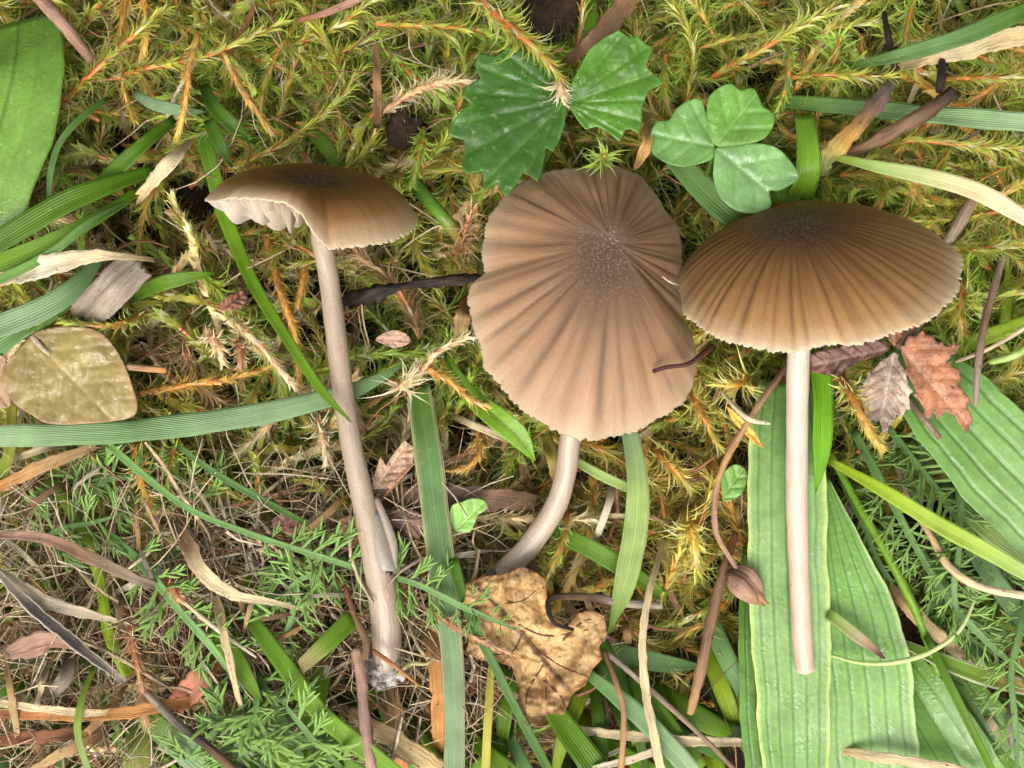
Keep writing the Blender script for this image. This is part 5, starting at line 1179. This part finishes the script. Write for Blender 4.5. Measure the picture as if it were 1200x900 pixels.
# dry bud
bd = thing("dry_bud", "pointed brown dry bud at the end of the long pinkish root", "bud", W(862, 670, 9))
for q, (dx, dy, hh, wd) in enumerate([(0, 0, 10, 20), (-6, 10, 9.6, 16), (8, -8, 9.6, 15), (-2, 4, 10.6, 14), (4, 12, 9.2, 12)]):
    ribbon("scale", None, None, [(854 + dx * .5, 668 + dy * .5, hh - .6), (868 + dx, 680 + dy, hh + .4), (884 + dx * .8, 694 + dy * .8, hh + .2), (901 - q * 4, 708 + dy * .3 - q, hh - .5)], [9, wd, wd * .8, 2],
           C("brown", (.40, .24, .16), "tan"), mat="dry_plant", parent=bd, fold=-.5, na=7)

# ------------------------------------------------------------------ feathery yarrow leaves
def leaflet_mesh(seed):
    r = np.random.default_rng(seed)
    Vs, Qs, Cs, Ls, off = [], [], [], [], 0
    def spear(p, a, L, w, up):
        nonlocal off
        t = np.array([0, .3, .7, 1.0]); ww = np.array([.55, 1, .75, .06]) * w / 2
        d = np.array([math.cos(a), math.sin(a), 0]); sdv = np.array([-d[1], d[0], 0])
        c = np.asarray(p) + d * (t * L)[:, None] + np.array([0, 0, 1]) * (up * np.sin(t * 2.2) * L)[:, None]
        ring = [c - sdv * ww[:, None], c + np.array([0, 0, -.35]) * ww[:, None], c + sdv * ww[:, None], c + np.array([0, 0, -.9]) * ww[:, None]]
        V = np.stack(ring, 1).reshape(-1, 3)
        i = np.arange(3)[:, None] * 4; j = np.arange(4)[None]
        Qs.append(np.stack([i + j, i + (j + 1) % 4, i + (j + 1) % 4 + 4, i + j + 4], -1).reshape(-1, 4) + off)
        Vs.append(V); off += len(V)
        Cs.append(np.repeat(np.outer(np.array([.95, 1, 1.05, 1.3]), [.245, .40, .10]), 4, 0))
        return c
    thready = seed >= 6
    c = spear((0, 0, 0), 0, 1.0, .085 if thready else .105, r.uniform(.0, .25))
    forks = [(.35, 1), (.5, -1), (.68, 1)] if thready else [(.25, 1), (.36, -1), (.52, 1), (.62, -1), (.78, 1)]
    up = float(c[1][2] / .3) * .3
    for k, (f, sgn) in enumerate(forks):
        spear((f, 0, float(np.interp(f, [0, .3, .7, 1], c[:, 2]))), sgn * r.uniform(.3, .6), (.62 - .3 * f) * r.uniform(.6, 1.2), .07 if thready else .08, r.uniform(-.1, .35))
    V = np.concatenate(Vs)
    return mesh_data("leaflet", V, np.concatenate(Qs), col=np.concatenate(Cs), lp=np.c_[np.full(len(V), .5), V[:, 0] * 4, np.full(len(V), 2)], mat="grass_blade")
LEAFLETS = [leaflet_mesh(s) for s in range(12)]
def yarrow(label, pts, length, n=16, w=9, t0=.1, t1=1.0, ang=1.0, shape=None, col=None, sides=(1, -1), lift=.3, thready=0):
    thready = 6 if pts[0][0] > 900 else 0
    if not thready: n, ang, length = int(n * .72), 1.2, length * 1.2
    P = px2mm(pts)
    e = thing("feathery_leaf", label, "leaf", P[0], "feathery leaves in the turf")
    ribbon("midrib", None, None, pts, [w, w] + [w * .8] * (len(pts) - 3) + [w * .3], col or [(.19, .35, .10), (.27, .45, .16)], parent=e, fold=.4, na=5, th=.35)
    A = cr(P, 80); T, S, N = frames(A)
    for k in range(n):
        f = t0 + (t1 - t0) * k / (n - 1)
        for sgn in sides:
            ff = min(1, max(0, f + rng.uniform(-.3, .3) / n)); i = int(ff * 80)
            Lm = length * SC * (math.sin(math.pi * (.18 + .80 * (k / (n - 1)))) ** .6 if shape is None else shape(k / (n - 1))) * rng.uniform(.7, 1.25) * (1.25 if thready else 1.1)
            a = sgn * ang * rng.uniform(.75, 1.2)
            d = T[i] * math.cos(a) - S[i] * math.sin(a)
            d = unit(d + np.array([0, 0, rng.uniform(-.25, lift)]))
            z = unit(np.array([0, 0, 1.0]) - d * d[2]) if abs(d[2]) < .95 else np.array([0, 1.0, 0])
            y = np.cross(z, d)
            M = Matrix(((d[0], y[0], z[0]), (d[1], y[1], z[1]), (d[2], y[2], z[2]))).to_4x4()
            M = Matrix.Translation(Vector((A[i] - P[0]) * MM)) @ M @ Matrix.Rotation(rng.uniform(-.6, .6), 4, 'X') @ Matrix.Scale(float(Lm), 4)
            o = bpy.data.objects.new("leaflet", LEAFLETS[int(rng.integers(6)) + thready])
            COL.objects.link(o); o.parent = e; o.matrix_local = M
yarrow("long feathery leaf running under the slim stem onto the striped upright blade", [(126, 520, 8), (175, 562, 9), (225, 598, 9.5), (300, 628, 10), (385, 655, 9.5), (440, 672, 7), (485, 683, 10), (545, 712, 11.5), (605, 738, 11)], 34, n=26, w=9, t0=.42)
yarrow("feathery leaf with drooping leaflets left of the bright tapering blade", [(120, 620, 6), (165, 660, 8), (210, 715, 9), (250, 760, 9), (285, 810, 8)], 36, n=16, w=11, t0=.25)
yarrow("feathery leaf spreading beside the cream straw at the picture's foot", [(300, 790, 7), (325, 830, 9), (345, 870, 9), (370, 920, 8)], 48, n=14, w=9)
yarrow("feathery leaf fanning out over the silver-green leaf", [(300, 800, 8), (300, 835, 9.6), (288, 870, 9.6), (270, 915, 9)], 44, n=13, w=8)
yarrow("feathery leaf end drooping beside the slim stem's lower half", [(410, 650, 6), (385, 668, 8), (350, 680, 8.5), (318, 712, 7)], 36, n=12, w=7)
yarrow("feathery leaf curling beside the yellow-green buried stem", [(40, 640, 4), (70, 620, 6.5), (110, 612, 7.5), (150, 600, 7)], 38, n=12, w=7)
yarrow("feathery leaf sprig between the twisted sheath and the slim stem", [(330, 640, 6), (345, 690, 8), (340, 730, 8.5), (320, 770, 8)], 40, n=12, w=8)
yarrow("feathery leaf sprig lying over the long green slanting blade's foot", [(400, 900, 7), (370, 870, 10.5), (345, 840, 12), (325, 815, 11.5)], 40, n=12, w=8)
yarrow("feathery leaf sprig under the dark twig's lower end", [(215, 905, 6), (240, 870, 8), (270, 840, 9), (300, 825, 8.5)], 40, n=12, w=8)
yarrow("shaded feathery leaf under the long level blade", [(75, 585, 3), (110, 565, 5), (150, 560, 6), (200, 575, 5)], 40, n=13, w=8)
yarrow("dim feathery leaf beside the tan straw", [(100, 610, 2), (90, 575, 4.5), (95, 545, 4.5), (110, 520, 4)], 36, n=11, w=8)
yarrow("feathery leaf in the shade beside the green moss strand", [(250, 600, 3), (228, 575, 5.5), (210, 560, 6), (180, 545, 5)], 36, n=11, w=7)
yarrow("long feathery stem crossing under the lime-yellow blade", [(1000, 505, 4), (1030, 560, 6.5), (1070, 635, 8), (1110, 700, 9), (1160, 755, 9.5), (1215, 800, 9)], 34, n=18, w=10)
yarrow("feathery leaf spreading beneath the wide plantain leaf's lower edge", [(1040, 500, 4), (1075, 545, 6), (1110, 590, 7), (1145, 650, 7)], 46, n=16, w=8)
yarrow("upright feathery leaf crossing the lime-yellow blade", [(1122, 560, 7), (1126, 600, 9), (1124, 645, 10), (1118, 690, 10), (1125, 730, 9)], 30, n=10, w=9)
yarrow("feathery leaf hanging at the edge below the beige bent stalk", [(1205, 690, 7), (1195, 740, 9.5), (1185, 790, 10), (1190, 850, 10), (1192, 915, 9)], 32, n=14, w=9)
yarrow("low feathery leaf behind the smooth green stalk", [(985, 560, 2), (1010, 610, 4), (1030, 660, 5), (1060, 700, 5)], 40, n=13, w=8)
yarrow("shaded feathery leaf among the stems above the shiny-ribbed plantain", [(1075, 640, 3), (1110, 690, 5), (1130, 740, 5.5), (1170, 770, 5)], 40, n=12, w=8)
yarrow("small feathery leaf sprig under the curled pale thread's end", [(1160, 600, 4), (1175, 650, 6), (1180, 700, 6.5), (1200, 740, 6)], 34, n=11, w=7)

# ------------------------------------------------------------------ turf: grass blades and bits of straw between the named ones
def scatter_blades(n, region, label, group, cols, hz, wr, lr, azr, name="grass_leaf", cat="grass blade", mat="grass_blade"):
    x0, y0, x1, y1 = region
    for q in range(n):
        x, y = rng.uniform(x0, x1), rng.uniform(y0, y1)
        a = rng.uniform(*azr); L = rng.uniform(*lr); w = rng.uniform(*wr); h = rng.uniform(*hz)
        b = rng.uniform(-.5, .5); ci = int(rng.integers(len(cols)))
        pts = [(x, y, h - 3)]
        for k in range(1, 4):
            a2 = a + b * k / 3
            pts.append((pts[-1][0] + math.cos(a2) * L / 3, pts[-1][1] + math.sin(a2) * L / 3, h + (0, .8, .8, -.6)[k]))
        ribbon(name, label.replace('@', near(x, y)) if mat == 'grass_blade' else 'thin dead ' + ('pale ' if ci in (1, 5) else 'straw ' if ci in (0, 2) else 'brown ') + 'bit ' + near(x, y), cat, pts, [w * .8, w, w * .85, w * .12], [np.array(cols[ci]) * rng.uniform(.8, 1.15)], mat=mat, group=group,
               fold=rng.uniform(-.1, .4), na=5, seg=10, roll=rng.uniform(-.4, .4))
GR = C("bright", "mid", "bright", "blue", "plantain", "lime")
scatter_blades(60, (290, 760, 700, 930), "low green grass blade in the turf @", "low blades of the turf", GR, (1, 6.0), (14, 27), (110, 230), (.7, 2.3))
scatter_blades(34, (660, 700, 900, 930), "low green grass blade in the turf @", "low blades of the turf", GR, (0, 5.0), (16, 30), (120, 240), (.3, 1.6))
scatter_blades(34, (960, 560, 1220, 920), "low green grass blade in the turf @", "low blades of the turf", GR, (-1, 4.5), (9, 18), (100, 220), (.5, 1.5))
scatter_blades(34, (0, 620, 330, 920), "low green grass blade in the turf @", "low blades of the turf", GR, (0, 4.5), (10, 22), (80, 160), (.5, 2.6))
scatter_blades(12, (1080, 380, 1230, 470), "low green grass blade in the turf @", "low blades of the turf", GR, (-1, 4), (9, 18), (90, 160), (0, 6.28))
DR = C("straw", "cream", "tan", "brown", "pink", "whitish", "grey")
scatter_blades(80, (-20, 560, 480, 900), "thin bit of dead straw in the dry litter", "bits of dead straw", DR, (2, 8.5), (3.5, 10), (40, 130), (0, 6.28), "straw_bit", "straw", "dry_plant")
scatter_blades(34, (380, 480, 820, 900), "thin bit of dead straw between the mushrooms' stems", "bits of dead straw", DR, (1, 6.5), (5, 12), (40, 110), (0, 6.28), "straw_bit", "straw", "dry_plant")
scatter_blades(20, (0, 0, 1200, 520), "thin dead bit sticking in the moss", "bits of dead straw", DR, (0, 4.5), (4, 9), (30, 80), (0, 6.28), "straw_bit", "straw", "dry_plant")
scatter_blades(14, (960, 560, 1200, 900), "thin bit of dead straw under the feathery stems", "bits of dead straw", DR, (0, 5.5), (5, 11), (50, 110), (.3, 1.5), "straw_bit", "straw", "dry_plant")
